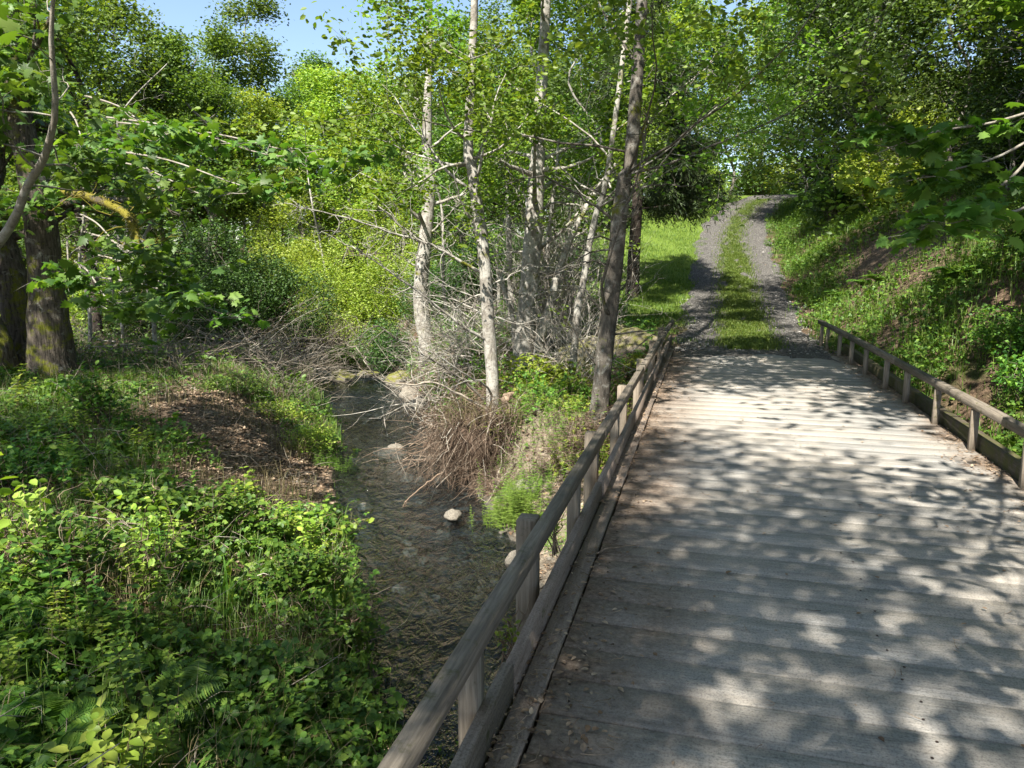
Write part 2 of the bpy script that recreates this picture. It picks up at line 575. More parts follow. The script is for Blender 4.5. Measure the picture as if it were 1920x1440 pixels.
M['deck'] = wood_mat('weathered deck', (.17, .165, .155), (.36, .35, .325), 0, .8, (.40, .345, .275), edge=1)
M['edge'] = wood_mat('dusty edge board', (.13, .10, .08), (.27, .22, .18), 1, .7, (.3, .24, .19))
M['rail'] = wood_mat('weathered rail', (.085, .072, .057), (.24, .205, .16), 1, 0, moss=.22)
M['post'] = wood_mat('weathered post', (.13, .105, .08), (.31, .26, .2), 2, 0, moss=.15)
M['kerb_moss'] = wood_mat('mossy kerb', (.05, .04, .03), (.16, .125, .095), 1, 0, moss=.75)
M['kerb_dry'] = wood_mat('dry kerb', (.14, .105, .08), (.31, .25, .2), 1, .3, (.32, .25, .2), moss=.12)
M['beam'] = wood_mat('bridge beam', (.04, .033, .026), (.13, .11, .085), 1, 0, moss=.3)


def ground_mat():
    m, nt, out = new_mat('bank soil')
    v = coords(nt)
    n1 = nz(nt, v, 1.3, 6, .65, .3)
    n2 = nz(nt, v, 16, 6, .75, .5)
    n3 = nz(nt, v, 70, 4, .7)
    soil = ramp(nt, n2, [(.28, (.035, .024, .016)), (.48, (.085, .058, .038)), (.62, (.15, .105, .07)), (.78, (.24, .18, .125))])
    vor = N(nt, 'ShaderNodeTexVoronoi', Scale=30.0)
    nt.links.new(v, vor.inputs['Vector'])
    soil = mix(nt, .5, soil, mix(nt, 1.0, soil, ramp(nt, vor.outputs['Color'], [(.2, g(.4)), (.8, g(1.7))]), 'MULTIPLY'))
    green = ramp(nt, n2, [(.3, (.02, .035, .008)), (.6, (.05, .085, .016)), (.75, (.09, .12, .03))])
    c = mix(nt, ramp(nt, n1, [(.5, g(0)), (.66, g(.8))]), soil, green)

    def attr(n):
        a = N(nt, 'ShaderNodeAttribute', attribute_name=n)
        return a.outputs['Fac']
    lawn = ramp(nt, n2, [(.3, (.07, .11, .018)), (.6, (.13, .19, .03)), (.78, (.22, .24, .07))])
    c = mix(nt, attr('lawn'), c, lawn)
    vs = N(nt, 'ShaderNodeTexVoronoi', Scale=20.0)
    nt.links.new(v, vs.inputs['Vector'])
    grav = mix(nt, .4, ramp(nt, n2, [(.3, (.13, .1, .07)), (.7, (.34, .28, .21))]), ramp(nt, vs.outputs['Color'], [(.1, (.11, .09, .065)), (.5, (.22, .185, .14)), (.9, (.38, .33, .26))]))
    c = mix(nt, attr('gravel'), c, grav)
    vb = N(nt, 'ShaderNodeTexVoronoi', Scale=8.0)
    nt.links.new(v, vb.inputs['Vector'])
    bed = mix(nt, .55, ramp(nt, n2, [(.3, (.033, .033, .031)), (.7, (.135, .13, .118))]), ramp(nt, vb.outputs['Color'], [(.1, (.025, .024, .02)), (.5, (.1, .093, .077)), (.9, (.29, .27, .22))]))
    bed = mix(nt, 1.0, bed, ramp(nt, nz(nt, v, 2.1, 5, .65), [(.35, g(.25)), (.62, g(.95))]), 'MULTIPLY')
    c = mix(nt, attr('bed'), c, bed)
    lit = ramp(nt, n2, [(.3, (.045, .032, .023)), (.5, (.13, .095, .066)), (.7, (.27, .21, .15))])
    c = mix(nt, attr('bare'), c, lit)
    h = math_(nt, 'ADD', n2, math_(nt, 'MULTIPLY', n3, .5))
    finish(nt, out, c, .95, h, .05, .8, .1)
    return m


def gravel_mat():
    m, nt, out = new_mat('road gravel')
    v = coords(nt)
    vor = N(nt, 'ShaderNodeTexVoronoi', Scale=38.0)
    nt.links.new(v, vor.inputs['Vector'])
    n1 = nz(nt, v, 2.2, 5, .65, .3)
    n2 = nz(nt, v, 60, 4, .75)
    c = mix(nt, .65, ramp(nt, n1, [(.3, (.05, .047, .042)), (.7, (.12, .11, .098))]), ramp(nt, vor.outputs['Color'], [(.1, (.035, .033, .03)), (.5, (.1, .095, .087)), (.95, (.27, .255, .23))]))
    c = mix(nt, ramp(nt, nz(nt, v, 5, 6, .75, .4), [(.58, g(0)), (.7, g(.8))]), c, (.12, .085, .055))
    finish(nt, out, c, .92, math_(nt, 'ADD', vor.outputs['Distance'], n2), .03, .9, .15)
    return m


def water_mat():
    m, nt, out = new_mat('creek water')
    v = coords(nt, (1.0, .55, 1.0))
    n1 = nz(nt, v, 6.5, 3, .55, 1.0)
    n2 = nz(nt, v, 21, 3, .6, .8)
    h = math_(nt, 'ADD', n1, math_(nt, 'MULTIPLY', n2, .3))
    calm = ramp(nt, nz(nt, coords(nt), .45, 3, .5), [(.4, g(.35)), (.6, g(1))])
    h = math_(nt, 'MULTIPLY', h, calm)
    bp = N(nt, 'ShaderNodeBump', Strength=1.0, Distance=.17)
    nt.links.new(h, bp.inputs['Height'])
    fr = N(nt, 'ShaderNodeFresnel', IOR=1.6)
    nt.links.new(bp.outputs['Normal'], fr.inputs['Normal'])
    gl = N(nt, 'ShaderNodeBsdfGlossy', Roughness=.04)
    nt.links.new(bp.outputs['Normal'], gl.inputs['Normal'])
    tr = N(nt, 'ShaderNodeBsdfTransparent')
    tr.inputs['Color'].default_value = (.58, .69, .76, 1)
    mx = N(nt, 'ShaderNodeMixShader')
    nt.links.new(math_(nt, 'MULTIPLY', fr.outputs[0], 1.0, True), mx.inputs[0])
    nt.links.new(tr.outputs[0], mx.inputs[1]); nt.links.new(gl.outputs[0], mx.inputs[2])
    nt.links.new(mx.outputs[0], out.inputs['Surface'])
    return m


def stone_mat(name, dark, light, moss):
    m, nt, out = new_mat(name)
    v = coords(nt)
    n1 = nz(nt, v, 7, 6, .7, .3)
    n2 = nz(nt, v, 45, 4, .7)
    c = mix(nt, 1.0, ramp(nt, n1, [(.3, dark), (.7, light)]), ramp(nt, n2, [(.3, g(.65)), (.7, g(1.2))]), 'MULTIPLY')
    if moss:
        geo = N(nt, 'ShaderNodeNewGeometry')
        sx = N(nt, 'ShaderNodeSeparateXYZ')
        nt.links.new(geo.outputs['Normal'], sx.inputs[0])
        f = math_(nt, 'MULTIPLY', ramp(nt, sx.outputs[2], [(.15, g(0)), (.6, g(1))]), ramp(nt, nz(nt, v, 4, 5, .7), [(.55 - .3 * moss, g(0)), (.7 - .3 * moss, g(1))]))
        c = mix(nt, f, c, mix(nt, n2, (.05, .06, .012), (.2, .19, .04)))
    finish(nt, out, c, .85, math_(nt, 'ADD', n1, math_(nt, 'MULTIPLY', n2, .3)), .03, .7, .25)
    return m


M['ground'] = ground_mat()
M['gravel'] = gravel_mat()
M['water'] = water_mat()
M['loose'] = stick_mat('loose gravel', [(.07, .066, .06), (.14, .13, .12), (.22, .21, .19), (.34, .32, .29)])
M['iron'] = stick_mat('rusty iron', [(.03, .022, .018), (.06, .04, .03)])
M['stone'] = stone_mat('creek stone', (.1, .088, .07), (.3, .27, .22), 0)
M['stone_moss'] = stone_mat('mossy stone', (.1, .09, .07), (.3, .27, .22), .8)
M['stone_wall'] = stone_mat('abutment stone', (.11, .09, .066), (.3, .255, .19), .45)

# ------------------------------------------------------------------ sky and sun
SUN_AZ = np.array([-.42, -.9075])          # where the sun stands, seen from above
SUN_EL = rad(53)
w = bpy.data.worlds.new('World')
scene.world = w
w.use_nodes = True
wn = w.node_tree
bg = wn.nodes['Background']
sky = wn.nodes.new('ShaderNodeTexSky')
sky.sky_type = 'NISHITA'
sky.sun_disc = False
sky.sun_elevation = SUN_EL
sky.sun_rotation = math.atan2(SUN_AZ[0], SUN_AZ[1])
wn.links.new(sky.outputs[0], bg.inputs['Color'])
bg.inputs['Strength'].default_value = .085
sl = bpy.data.lights.new('sun', 'SUN')
sl.energy = 5.0
sl.angle = rad(.55)
sl.color = (1, .95, .86)
so = bpy.data.objects.new('sun', sl)
dirv = Vector((SUN_AZ[0] * math.cos(SUN_EL), SUN_AZ[1] * math.cos(SUN_EL), math.sin(SUN_EL)))
so.rotation_euler = dirv.to_track_quat('Z', 'Y').to_euler()
so.location = (0, 0, 30)
COL.objects.link(so)
scene.view_settings.view_transform = 'Standard'
scene.view_settings.look = 'None'
scene.view_settings.exposure = 1.6
scene.view_settings.gamma = 1

# ------------------------------------------------------------------ setting
xs = np.concatenate([np.arange(-120, -30, 4.), np.arange(-30, -12, .6), np.arange(-12, 14, .16), np.arange(14, 32, .6), np.arange(32, 121, 4.)])
ys = np.concatenate([np.arange(-30, -6, 2.), np.arange(-6, 2.5, .5), np.arange(2.5, 27, .16), np.arange(27, 50, .5), np.arange(50, 161, 4.)])
X, Y = np.meshgrid(xs, ys)
Z = G(X, Y)
e_, sd_ = creek(X, Y)
s_, a_ = sa(X, Y)
nxx, nyy = len(xs), len(ys)
idx = np.arange(nxx * nyy).reshape(nyy, nxx)
quads = np.stack([idx[:-1, :-1], idx[:-1, 1:], idx[1:, 1:], idx[1:, :-1]], -1).reshape(-1, 4)
lawn_m = sm(16.5, 20, s_) * (1 - sm(-.6, .2, a_ - aroad(s_))) * sm(-8, -5, a_) * (sd_ < 0)
bar_m = (sd_ < 0) * (1 - sm(.9, 1.9, e_ + .25 * np.sin(3 * X) * np.sin(2.6 * Y))) * (1 - sm(11.3, 12.2, Y)) * sm(-1, 2, Y)
bed_m = 1 - sm(-.05, .25, e_)
bare_m = (sd_ > 0) * np.exp(-(((X + 5.3 + .62 * (Y - 13.3)) / 1.7) ** 2 + ((Y - 12.9) / 3.3) ** 2)) * 1.6
bare_m = np.clip(bare_m, 0, 1)
bare_m = np.maximum(bare_m, np.exp(-(((s_ - 20.5) / 4.0) ** 2 + ((a_ - 4.5) / 1.5) ** 2)))
bare_m = np.maximum(bare_m, .9 * sm(13.3, 13.8, s_) * (1 - sm(15, 16.5, s_)) * (np.abs(a_ - .86) < 2.6))
ground = mesh_obj('ground', np.stack([X, Y, Z], -1).reshape(-1, 3), [quads], M['ground'], smooth=True,
                  attrs={'lawn': lawn_m.ravel(), 'gravel': bar_m.ravel(), 'bed': bed_m.ravel(), 'bare': bare_m.ravel()})
tag(ground, kind='structure')

# creek water
cl = []
for (x0, y0, w0), (x1, y1, w1) in zip(CREEK[:-1], CREEK[1:]):
    n = max(2, int(math.hypot(x1 - x0, y1 - y0) / .3))
    for t in np.arange(n) / n:
        cl.append((x0 + (x1 - x0) * t, y0 + (y1 - y0) * t, w0 + (w1 - w0) * t))
cl = np.array(cl)
tn = nrm(np.gradient(cl[:, :2], axis=0))
nl = np.stack([-tn[:, 1], tn[:, 0]], 1)
cr = np.linspace(-1, 1, 9)
Pw = cl[:, None, :2] + nl[:, None] * ((cl[:, 2] + .5)[:, None] * cr[None])[..., None]
Vw = np.concatenate([Pw, np.full(Pw.shape[:2] + (1,), -2.0)], -1).reshape(-1, 3)
ii = np.arange(len(cl) * 9).reshape(len(cl), 9)
water = mesh_obj('water', Vw, [np.stack([ii[:-1, :-1], ii[1:, :-1], ii[1:, 1:], ii[:-1, 1:]], -1).reshape(-1, 4)], M['water'], smooth=True)
tag(water, kind='structure')

# gravel road, draped just above its bench
ss = np.concatenate([np.arange(12.6, 14, .08), np.arange(14, 75, .3)])
la = np.linspace(-1.45, 1.4, 20)
S2, L2 = np.meshgrid(ss, la, indexing='ij')
wob = 1 + .07 * np.sin(S2 * 1.3) + .05 * np.sin(S2 * 3.1 + 1)
A2 = aroad(S2) + L2 * wob
RX, RY = xy(S2, A2)
RZ = zroad(S2) - .012 - .03 * np.exp(-((np.abs(L2) - .85) / .3) ** 2) + .01 * np.sin(7 * RX) * np.sin(6 * RY) - .06 * (np.abs(L2) > 1.35)
on = S2 < 13.8
RZ = np.where(on, .009 - .05 * sm(0, .12, 13.25 + .28 * np.sin(2.3 * L2 + 1) + .16 * np.sin(7 * L2) + .06 * np.sin(17 * L2) - S2), RZ)
ii = np.arange(S2.size).reshape(S2.shape)
road = mesh_obj('road', np.stack([RX, RY, RZ], -1).reshape(-1, 3), [np.stack([ii[:-1, :-1], ii[:-1, 1:], ii[1:, 1:], ii[1:, :-1]], -1).reshape(-1, 4)], M['gravel'], smooth=True)
tag(road, kind='structure')

# ------------------------------------------------------------------ bridge
rb = random.Random(3)
bridge = empty('timber_bridge', (0, 0, 0), 'grey weathered plank bridge with low wooden rails crossing the creek', 'bridge', rz=-TH)
mb = MB()
y = -3.0
while y < 13.55:
    wd = rb.uniform(.238, .252)
    tz = rb.uniform(-.0018, .0012); tl = rb.uniform(-.001, .001)
    x0 = -.56 + rb.uniform(-.006, .006); x1 = 2.415 + rb.uniform(-.005, .003)
    mb.box(x0, x1, y, y + wd, -.06, 0, .004, jit=lambda V, tz=tz, tl=tl: np.stack([0 * V[:, 0], 0 * V[:, 0], tz + tl * (V[:, 0] - 1)], 1))
    y += wd + rb.uniform(.003, .008)
mb.build('deck', M['deck'], bridge)
nb = MB()
ang = np.arange(6) * math.pi / 3
for y_ in np.arange(-2.9, 13.5, .25):
    for a0 in (-.47, .86, 2.22):
        for o_ in (0, .12):
            if rb.random() < .2: continue
            cx_, cy_ = a0 + rb.uniform(-.03, .03), y_ + o_ + rb.uniform(-.015, .015)
            nb.add(np.stack([cx_ + .0065 * np.cos(ang), cy_ + .0065 * np.sin(ang), np.full(6, .004)], 1), [tuple(range(6))])
tag(nb.build('nail', M['iron'], bridge), kind='stuff')
mb = MB()
y = -3.0
for L in (3.6, 4.8, 4.2, 4.6):
    mb.box(-.672, -.572, y, min(y + L - .008, 13.9), -.05, .012 + rb.uniform(-.003, .004), .006)
    y += L
mb.build('edge_board', M['edge'], bridge)
mb = MB(); y = -3.0
for L in (3.2, 2.4, 2.5, 2.4, 2.6, 2.5, 2.6):
    o = rb.uniform(-.008, .008)
    mb.box(-.722 + o, -.676 + o, y, y + L - .012, -.12, .135 + rb.uniform(-.012, .012), .005)
    y += L
tag(mb.build('kerb_board', M['kerb_dry'], bridge), 'dry brown kerb board on the creek side')
mb = MB(); y = -3.0
for L in (3.6, 4.4, 4.5, 4.2, 1.6):
    o = rb.uniform(-.008, .008)
    mb.box(2.425 + o, 2.515 + o, y, y + L - .015, -.1, .135 + rb.uniform(-.012, .012), .012)
    y += L
tag(mb.build('kerb_board', M['kerb_moss'], bridge), 'dark mossy kerb board on the hillside')
for a0 in (-.6, .75, 2.1):
    MB().box(a0, a0 + .22, -3, 13.5, -.5, -.062, .01).build('beam', M['beam'], bridge)


def rail_line(pts, w_, h_, top):
    """handrail boards laid end to end along (s, a) points"""
    m = MB()
    for (s0, a0), (s1, a1) in zip(pts[:-1], pts[1:]):
        dz = rb.uniform(-.008, .008); tw = rb.uniform(-.006, .006)
        def jit(V, s0=s0, a0=a0, s1=s1, a1=a1, dz=dz, tw=tw):
            t = (V[:, 1] - s0) / (s1 - s0)
            return np.stack([a0 + (a1 - a0) * t + tw, 0 * t, dz + .006 * np.sin(3 * t)], 1)
        m.box(-w_ / 2, w_ / 2, s0, s1 - .006, top - h_, top, .008, jit=jit)
    return m


# the left rail
rl = rail_line([(-3, -.735), (1.2, -.735), (5.3, -.725), (8.55, -.71), (11.6, -.69), (14.9, -.66)], .062, .085, .47).build('handrail', M['rail'], bridge)
tag(rl, 'creek side handrail on square posts')
for k in range(8):
    s0 = -.85 + 2.1 * k
    MB().box(-.872, -.772, s0, s0 + .1, -.45, .455 if k == 2 else .405 + rb.uniform(-.02, .015), .008).build('post', M['post'], rl)
    if s0 + 1.0 < 14.6:
        MB().box(-.80, -.728, s0 + 1.0, s0 + 1.09, -.4, .376, .006).build('post', M['post'], rl)
# the right rail
rpts = [(-3, 2.42), (1.8, 2.41), (6.6, 2.385), (10.0, 2.33), (12.9, 2.27), (15.75, 2.19)]
rr = rail_line(rpts, .072, .078, .465).build('handrail', M['rail'], bridge)
tag(rr, 'hillside handrail, slightly bowed inward')
for s0 in (-.4, .7, 1.8, 2.9, 4.0, 5.1, 6.16, 7.29, 8.36, 9.5, 10.48, 11.68, 12.7, 13.66, 14.8, 15.45):
    ra = np.interp(s0, [p[0] for p in rpts], [p[1] for p in rpts])
    ln = rb.uniform(-.012, .012)
    MB().box(ra - .03, ra + .03, s0 - .026, s0 + .026, -.3 if s0 > 13.6 else -.05, .377, .006,
             jit=lambda V, ln=ln: np.stack([ln * V[:, 2], ln * V[:, 2] * 1.5, 0 * V[:, 0]], 1)).build('post', M['post'], rr)


# ------------------------------------------------------------------ trees
def grow(rng, p, d, L, n, wob, up=0.0):
    pts = [np.array(p, float)]
    d = nrm(d)
    for i in range(n):
        d = nrm(d + rng.normal(0, wob, 3) + np.array([0, 0, up]))
        pts.append(pts[-1] + d * L / n)
    return np.array(pts)


def smooth_path(pts, n):
    pts = np.array(pts, float)
    t = np.linspace(0, len(pts) - 1, n)
    i = np.clip(t.astype(int), 0, len(pts) - 2)
    f = (t - i)[:, None]
    P0 = pts[np.clip(i - 1, 0, None)]; P1 = pts[i]; P2 = pts[i + 1]; P3 = pts[np.clip(i + 2, None, len(pts) - 1)]
    return .5 * (2 * P1 + (P2 - P0) * f + (2 * P0 - 5 * P1 + 4 * P2 - P3) * f ** 2 + (3 * P1 - P0 - 3 * P2 + P3) * f ** 3)


def limbs_of(rng, path, radii, n, t0, t1, L, rfrac=.4, up=.05, elev=.5, wob=.14, az=None, sub=4, subL=.45, twig=3):
    """limbs along a trunk; returns list of (points, radii) and the twig points that carry leaves"""
    tubes, tips = [], []
    for k in range(n):
        t = t0 + (t1 - t0) * (k + rng.uniform(.1, .9)) / n
        i = t * (len(path) - 1)
        j = int(min(i, len(path) - 2)); f = i - j
        p = path[j] * (1 - f) + path[j + 1] * f
        r = (radii[j] * (1 - f) + radii[j + 1] * f) * rfrac
        a = rng.uniform(0, 2 * math.pi) if az is None else az + rng.normal(0, .8)
        d = np.array([math.cos(a), math.sin(a), elev + rng.normal(0, .15)])
        l = L(t) * rng.uniform(.75, 1.2)
        pts = grow(rng, p, d, l, 7, wob, up)
        tubes.append((pts, np.linspace(r, r * .22, 8)))
        for q in range(sub):
            u = rng.uniform(.3, 1.0) if q else 1.0
            jj = min(int(u * 7), 6)
            dd = nrm(pts[jj + 1] - pts[jj]) + rng.normal(0, .6, 3)
            l2 = l * subL * rng.uniform(.6, 1.2)
            sp = grow(rng, pts[jj + 1], dd, l2, 4, wob * 1.2, up * .6)
            r2 = max(r * (1 - u * .75) * .55, .004)
            tubes.append((sp, np.linspace(r2, r2 * .3, 5)))
            for c in range(twig):
                kk = rng.integers(1, 5)
                tp = grow(rng, sp[kk], nrm(sp[kk] - sp[kk - 1]) + rng.normal(0, .7, 3), l2 * .5, 3, wob * 1.5, 0)
                tubes.append((tp, np.linspace(r2 * .4, .002, 4)))
                tips += [tp[1], tp[2], tp[3]]
            tips += [sp[2], sp[3], sp[4]]
    return tubes, np.array(tips).reshape(-1, 3)


def add_tubes(mb, tubes, big=9, small=4):
    for P, R in tubes:
        mb.tube(P, R, big if R[0] > .05 else (5 if R[0] > .015 else small), cap=R[0] > .02)


def cluster(rng, tips, n, sig):
    k = rng.integers(0, len(tips), n)
    return tips[k] + rng.normal(0, 1, (n, 3)) * np.array(sig)


def make_tree(name, label, cat, path, rad_, bark, leaf, lkind, nleaf, lsize, limb, sig, seed, group=None, up=.55, rough=.03, sides=14, drop_leaf=None):
    """path: world points of the trunk (first = foot)"""
    rng = np.random.default_rng(seed)
    path = np.asarray(path, float)
    base = path[0].copy()
    P = smooth_path(path - base, 28)
    R = np.interp(np.linspace(0, 1, 28), np.linspace(0, 1, len(rad_)), rad_)
    root = empty(name, base, label, cat, group)
    tb = MB()
    Pf = P.copy(); Rf = R.copy()
    Pf[0, 2] -= .35
    Rf[0] *= 1.35; Rf[1] *= 1.08
    tb.tube(Pf, Rf, sides, rough, rng=rng)
    tips_all = []
    for spec in limb:
        tubes, tips = limbs_of(rng, P, R, **spec)
        add_tubes(tb, tubes)
        if not spec.get('bare'):
            tips_all.append(tips)
    tb.build('trunk', bark, root, True)
    if nleaf:
        tips = np.vstack(tips_all)
        lb = MB()
        pts = cluster(rng, tips, nleaf, sig)
        if drop_leaf is not None:
            pts = pts[drop_leaf(pts + base)]
        leaves(lb, lkind, pts, rng.uniform(.65, 1.25, len(pts)) * lsize, up, rng=rng)
        lb.build('crown', leaf, root)
    return root


def bare(root, bark, specs, seed, base):
    """leafless lower boughs, each a part of its own; specs: lists of world points with start radius"""
    rng = np.random.default_rng(seed)
    for pts, r in specs:
        P = smooth_path(np.array(pts) - base, 14)
        P[1:-1] += rng.normal(0, .012, (12, 3))
        m = MB()
        m.tube(P, np.linspace(r, r * .25, 14), 6, .06, rng=rng)
        n = max(5, int(np.linalg.norm(P[-1] - P[0]) * 9))
        k = rng.integers(3, 14, n)
        L_ = rng.uniform(.15, .6, n) * max(.5, min(1.4, np.linalg.norm(P[-1] - P[0]) / 2))
        D = nrm(P[-1] - P[0])[None] * .7 + rng.normal(0, .7, (n, 3))
        Q = sticks(m, P[k], D, L_, r * .28, .25, sides=4, rng=rng)
        n2 = n * 3
        kk = rng.integers(0, n, n2); jj = rng.integers(1, 5, n2)
        sticks(m, Q[kk, jj], D[kk] + rng.normal(0, .8, (n2, 3)), rng.uniform(.08, .3, n2), r * .14, .3, rng=rng)
        m.build('branch', bark, root, True)


def pxpath(pts, y):
    """trunk course drawn at one distance y (or a distance for every point)"""
    return np.array([at(p[0], p[1], p[2] if len(p) > 2 else y) for p in pts])


def footed(pts, y):
    P = pxpath(pts, y)
    P[0, 2] = gz(P[0, 0], P[0, 1]) - .02
    return P


def twiggy(n, t0, t1, L, **k):
    return dict(n=n, t0=t0, t1=t1, L=(lambda t, L=L: L), **k)


# alders between the creek and the bridge ---------------------------------
alder_leafing = dict(rfrac=.33, up=.06, elev=.35, wob=.16, sub=4, subL=.5, twig=3)


def alder(label, pts, y, r, seed, nleaf, top, bark='bark_alder', boughs=(), lm='leaf_alder', lo=.5, low=None, wide=1.0):
    P = footed(pts, y)
    e = P[-1] + (P[-1] - P[-2]) * np.array([.5, .5, 0]) + np.array([0, 0, top - P[-1][2]])
    m_ = (P[-1] + e) / 2 + np.array([.15, .1, 0])
    P = np.vstack([P, m_, e])
    ht = P[-1, 2] - P[0, 2]
    lo_t = lo
    root = make_tree('alder_tree', label, 'tree', P, r, M[bark], M[lm], 'oval', nleaf, .095,
                     [dict(n=13, t0=lo_t, t1=.98, L=lambda t: wide * (1.3 + 2.5 * (1 - t)), **dict(alder_leafing, rfrac=.33 / max(wide, 1) ** .8)),
                      dict(n=low or 7, t0=.22, t1=lo_t, L=lambda t: 1.1, rfrac=.14, up=.0, elev=.15, wob=.2, sub=3, subL=.5, twig=3, bare=True)]
                     if True else [], (.16, .16, .1), seed)
    bare(root, M[bark], boughs, seed + 50, P[0])
    return root


# fix: limbs_of has no 'bare' argument
_lo = limbs_of
def limbs_of(rng, path, radii, bare=False, **k):
    return _lo(rng, path, radii, **k)


alder('pale blotchy alder leaning over the far bend of the creek',
      [(806, 672), (797, 630), (790, 580), (789, 530), (796, 470), (801, 410), (806, 340), (800, 276)], 19.5, [.24, .2, .2, .19, .18, .17, .15, .13, .07, .03], 11, 9000, 11.5, wide=.8,
      boughs=[([at(797, 460, 19.5), at(770, 445, 19.2), at(740, 440, 19), at(690, 420, 18.6), at(620, 400, 18.3), at(560, 390, 18)], .04),
              ([at(800, 440, 19.5), at(830, 415, 19.3), at(860, 380, 19)], .035),
              ([at(803, 380, 19.5), at(790, 345, 19.3), at(770, 300, 19), at(750, 260, 18.8)], .045)])
alder('pale alder rising from the stick covered bank, a dark stem on its right edge',
      [(924, 792), (923, 700), (916, 610), (911, 530), (903, 440), (893, 375), (884, 310), (878, 262)], 12.4, [.125, .11, .11, .105, .1, .095, .09, .08, .05, .02], 12, 5500, 9.5, wide=.75, lo=.56,
      boughs=[([at(905, 512, 12.4), at(870, 492, 12.3), at(830, 470, 12.2), at(800, 458, 12.1), at(760, 430, 12), at(700, 380, 11.8)], .03),
              ([at(921, 640, 12.4), at(880, 620, 12.2), at(840, 590, 12), at(800, 560, 11.8), at(740, 515, 11.5), at(660, 462, 11.2)], .03),
              ([at(897, 430, 12.4), at(880, 410, 12.3), at(862, 370, 12.2), at(850, 320, 12)], .028),
              ([at(912, 540, 12.4), at(950, 520, 12.5), at(1000, 500, 12.6), at(1060, 505, 12.7)], .02),
              ([at(921, 740, 12.3), at(905, 720, 12), at(870, 700, 11.6), at(810, 660, 11.3), at(750, 640, 11)], .022),
              ([at(918, 600, 12.4), at(870, 570, 12.6), at(820, 555, 12.8), at(770, 560, 13)], .016),
              ([at(914, 570, 12.4), at(860, 545, 12.2), at(815, 520, 12), at(790, 480, 11.9)], .016)])
alder('thick pale alder between the two slimmer pale trunks and the tangle of dead stems',
      [(980, 706), (982, 650), (988, 580), (994, 510), (1000, 440), (1003, 380), (1006, 320), (1010, 262)], 15.4, [.25, .215, .205, .2, .19, .18, .165, .14, .08, .03], 13, 11000, 11.5,
      boughs=[([at(1003, 470, 16), at(1040, 445, 15.8), at(1080, 405, 15.6), at(1130, 350, 15.4), at(1180, 300, 15.2)], .045),
              ([at(1001, 455, 16), at(970, 440, 16), at(930, 420, 16), at(880, 440, 16)], .022),
              ([at(990, 560, 16), at(965, 550, 15.8), at(935, 535, 15.6), at(905, 560, 15.4)], .018),
              ([at(1005, 395, 16), at(1050, 380, 15.8), at(1100, 390, 15.6), at(1150, 410, 15.4)], .025)])
alder('dark shaded alder trunk standing close behind the creek side rail',
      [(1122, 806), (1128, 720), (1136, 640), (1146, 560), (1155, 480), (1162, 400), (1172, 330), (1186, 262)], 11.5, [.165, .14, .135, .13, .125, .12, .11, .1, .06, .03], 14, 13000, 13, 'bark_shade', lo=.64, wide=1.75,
      boughs=[([at(1142, 590, 11.4), at(1128, 545, 11.2), at(1150, 460, 11), at(1170, 395, 10.9), at(1195, 340, 10.8), at(1212, 250, 10.7)], .03),
              ([at(1153, 500, 11.5), at(1110, 490, 11.4), at(1070, 500, 11.3), at(1020, 520, 11.2)], .018),
              ([at(1160, 420, 11.5), at(1110, 385, 11.4), at(1060, 350, 11.3), at(1010, 330, 11.2), at(950, 345, 11)], .024),
              ([at(1165, 380, 11.5), at(1210, 350, 11.4), at(1260, 345, 11.3), at(1310, 350, 11.2)], .018),
              ([at(1132, 680, 11.5), at(1180, 660, 11.6), at(1230, 625, 11.8), at(1270, 612, 12)], .014),
              ([at(1126, 700, 11.5), at(1090, 640, 11.4), at(1060, 600, 11.3), at(1030, 560, 11.2)], .02),
              ([at(1140, 600, 11.5), at(1110, 560, 11.4), at(1090, 540, 11.3), at(1060, 545, 11.2)], .016)])

# slimmer stems of the thicket
SLIM = [
    ('thin grey stem left of the thick pale alder', [(957, 660), (958, 570), (955, 480), (953, 400), (950, 320), (948, 260)], 18.5, [.085, .075, .07, .06, .05, .04], 21),
    ('leaning grey stem rising right from the foot of the thick pale alder', [(1003, 700), (1012, 640), (1032, 570), (1050, 500), (1078, 430), (1120, 355), (1170, 290)], 15.2, [.12, .1, .085, .075, .06, .05, .04], 22),
    ('slanting dead stem with a leafy shade crown added on top, in the twig tangle beside the dark rail side alder', [(1072, 640), (1082, 590), (1092, 540), (1103, 470), (1118, 400), (1140, 320)], 13.5, [.06, .05, .045, .04, .03, .02], 23),
    ('thin upright stem in the tangle under the leaning grey stem', [(1032, 690), (1030, 610), (1026, 520), (1030, 430), (1042, 340), (1048, 262)], 16.8, [.07, .06, .055, .05, .04, .03], 24),
    ('short broken stub leaning left of the thick pale alder', [(968, 640), (962, 600), (950, 560), (941, 525), (938, 512)], 15.5, [.06, .05, .045, .04, .03], 25),
]
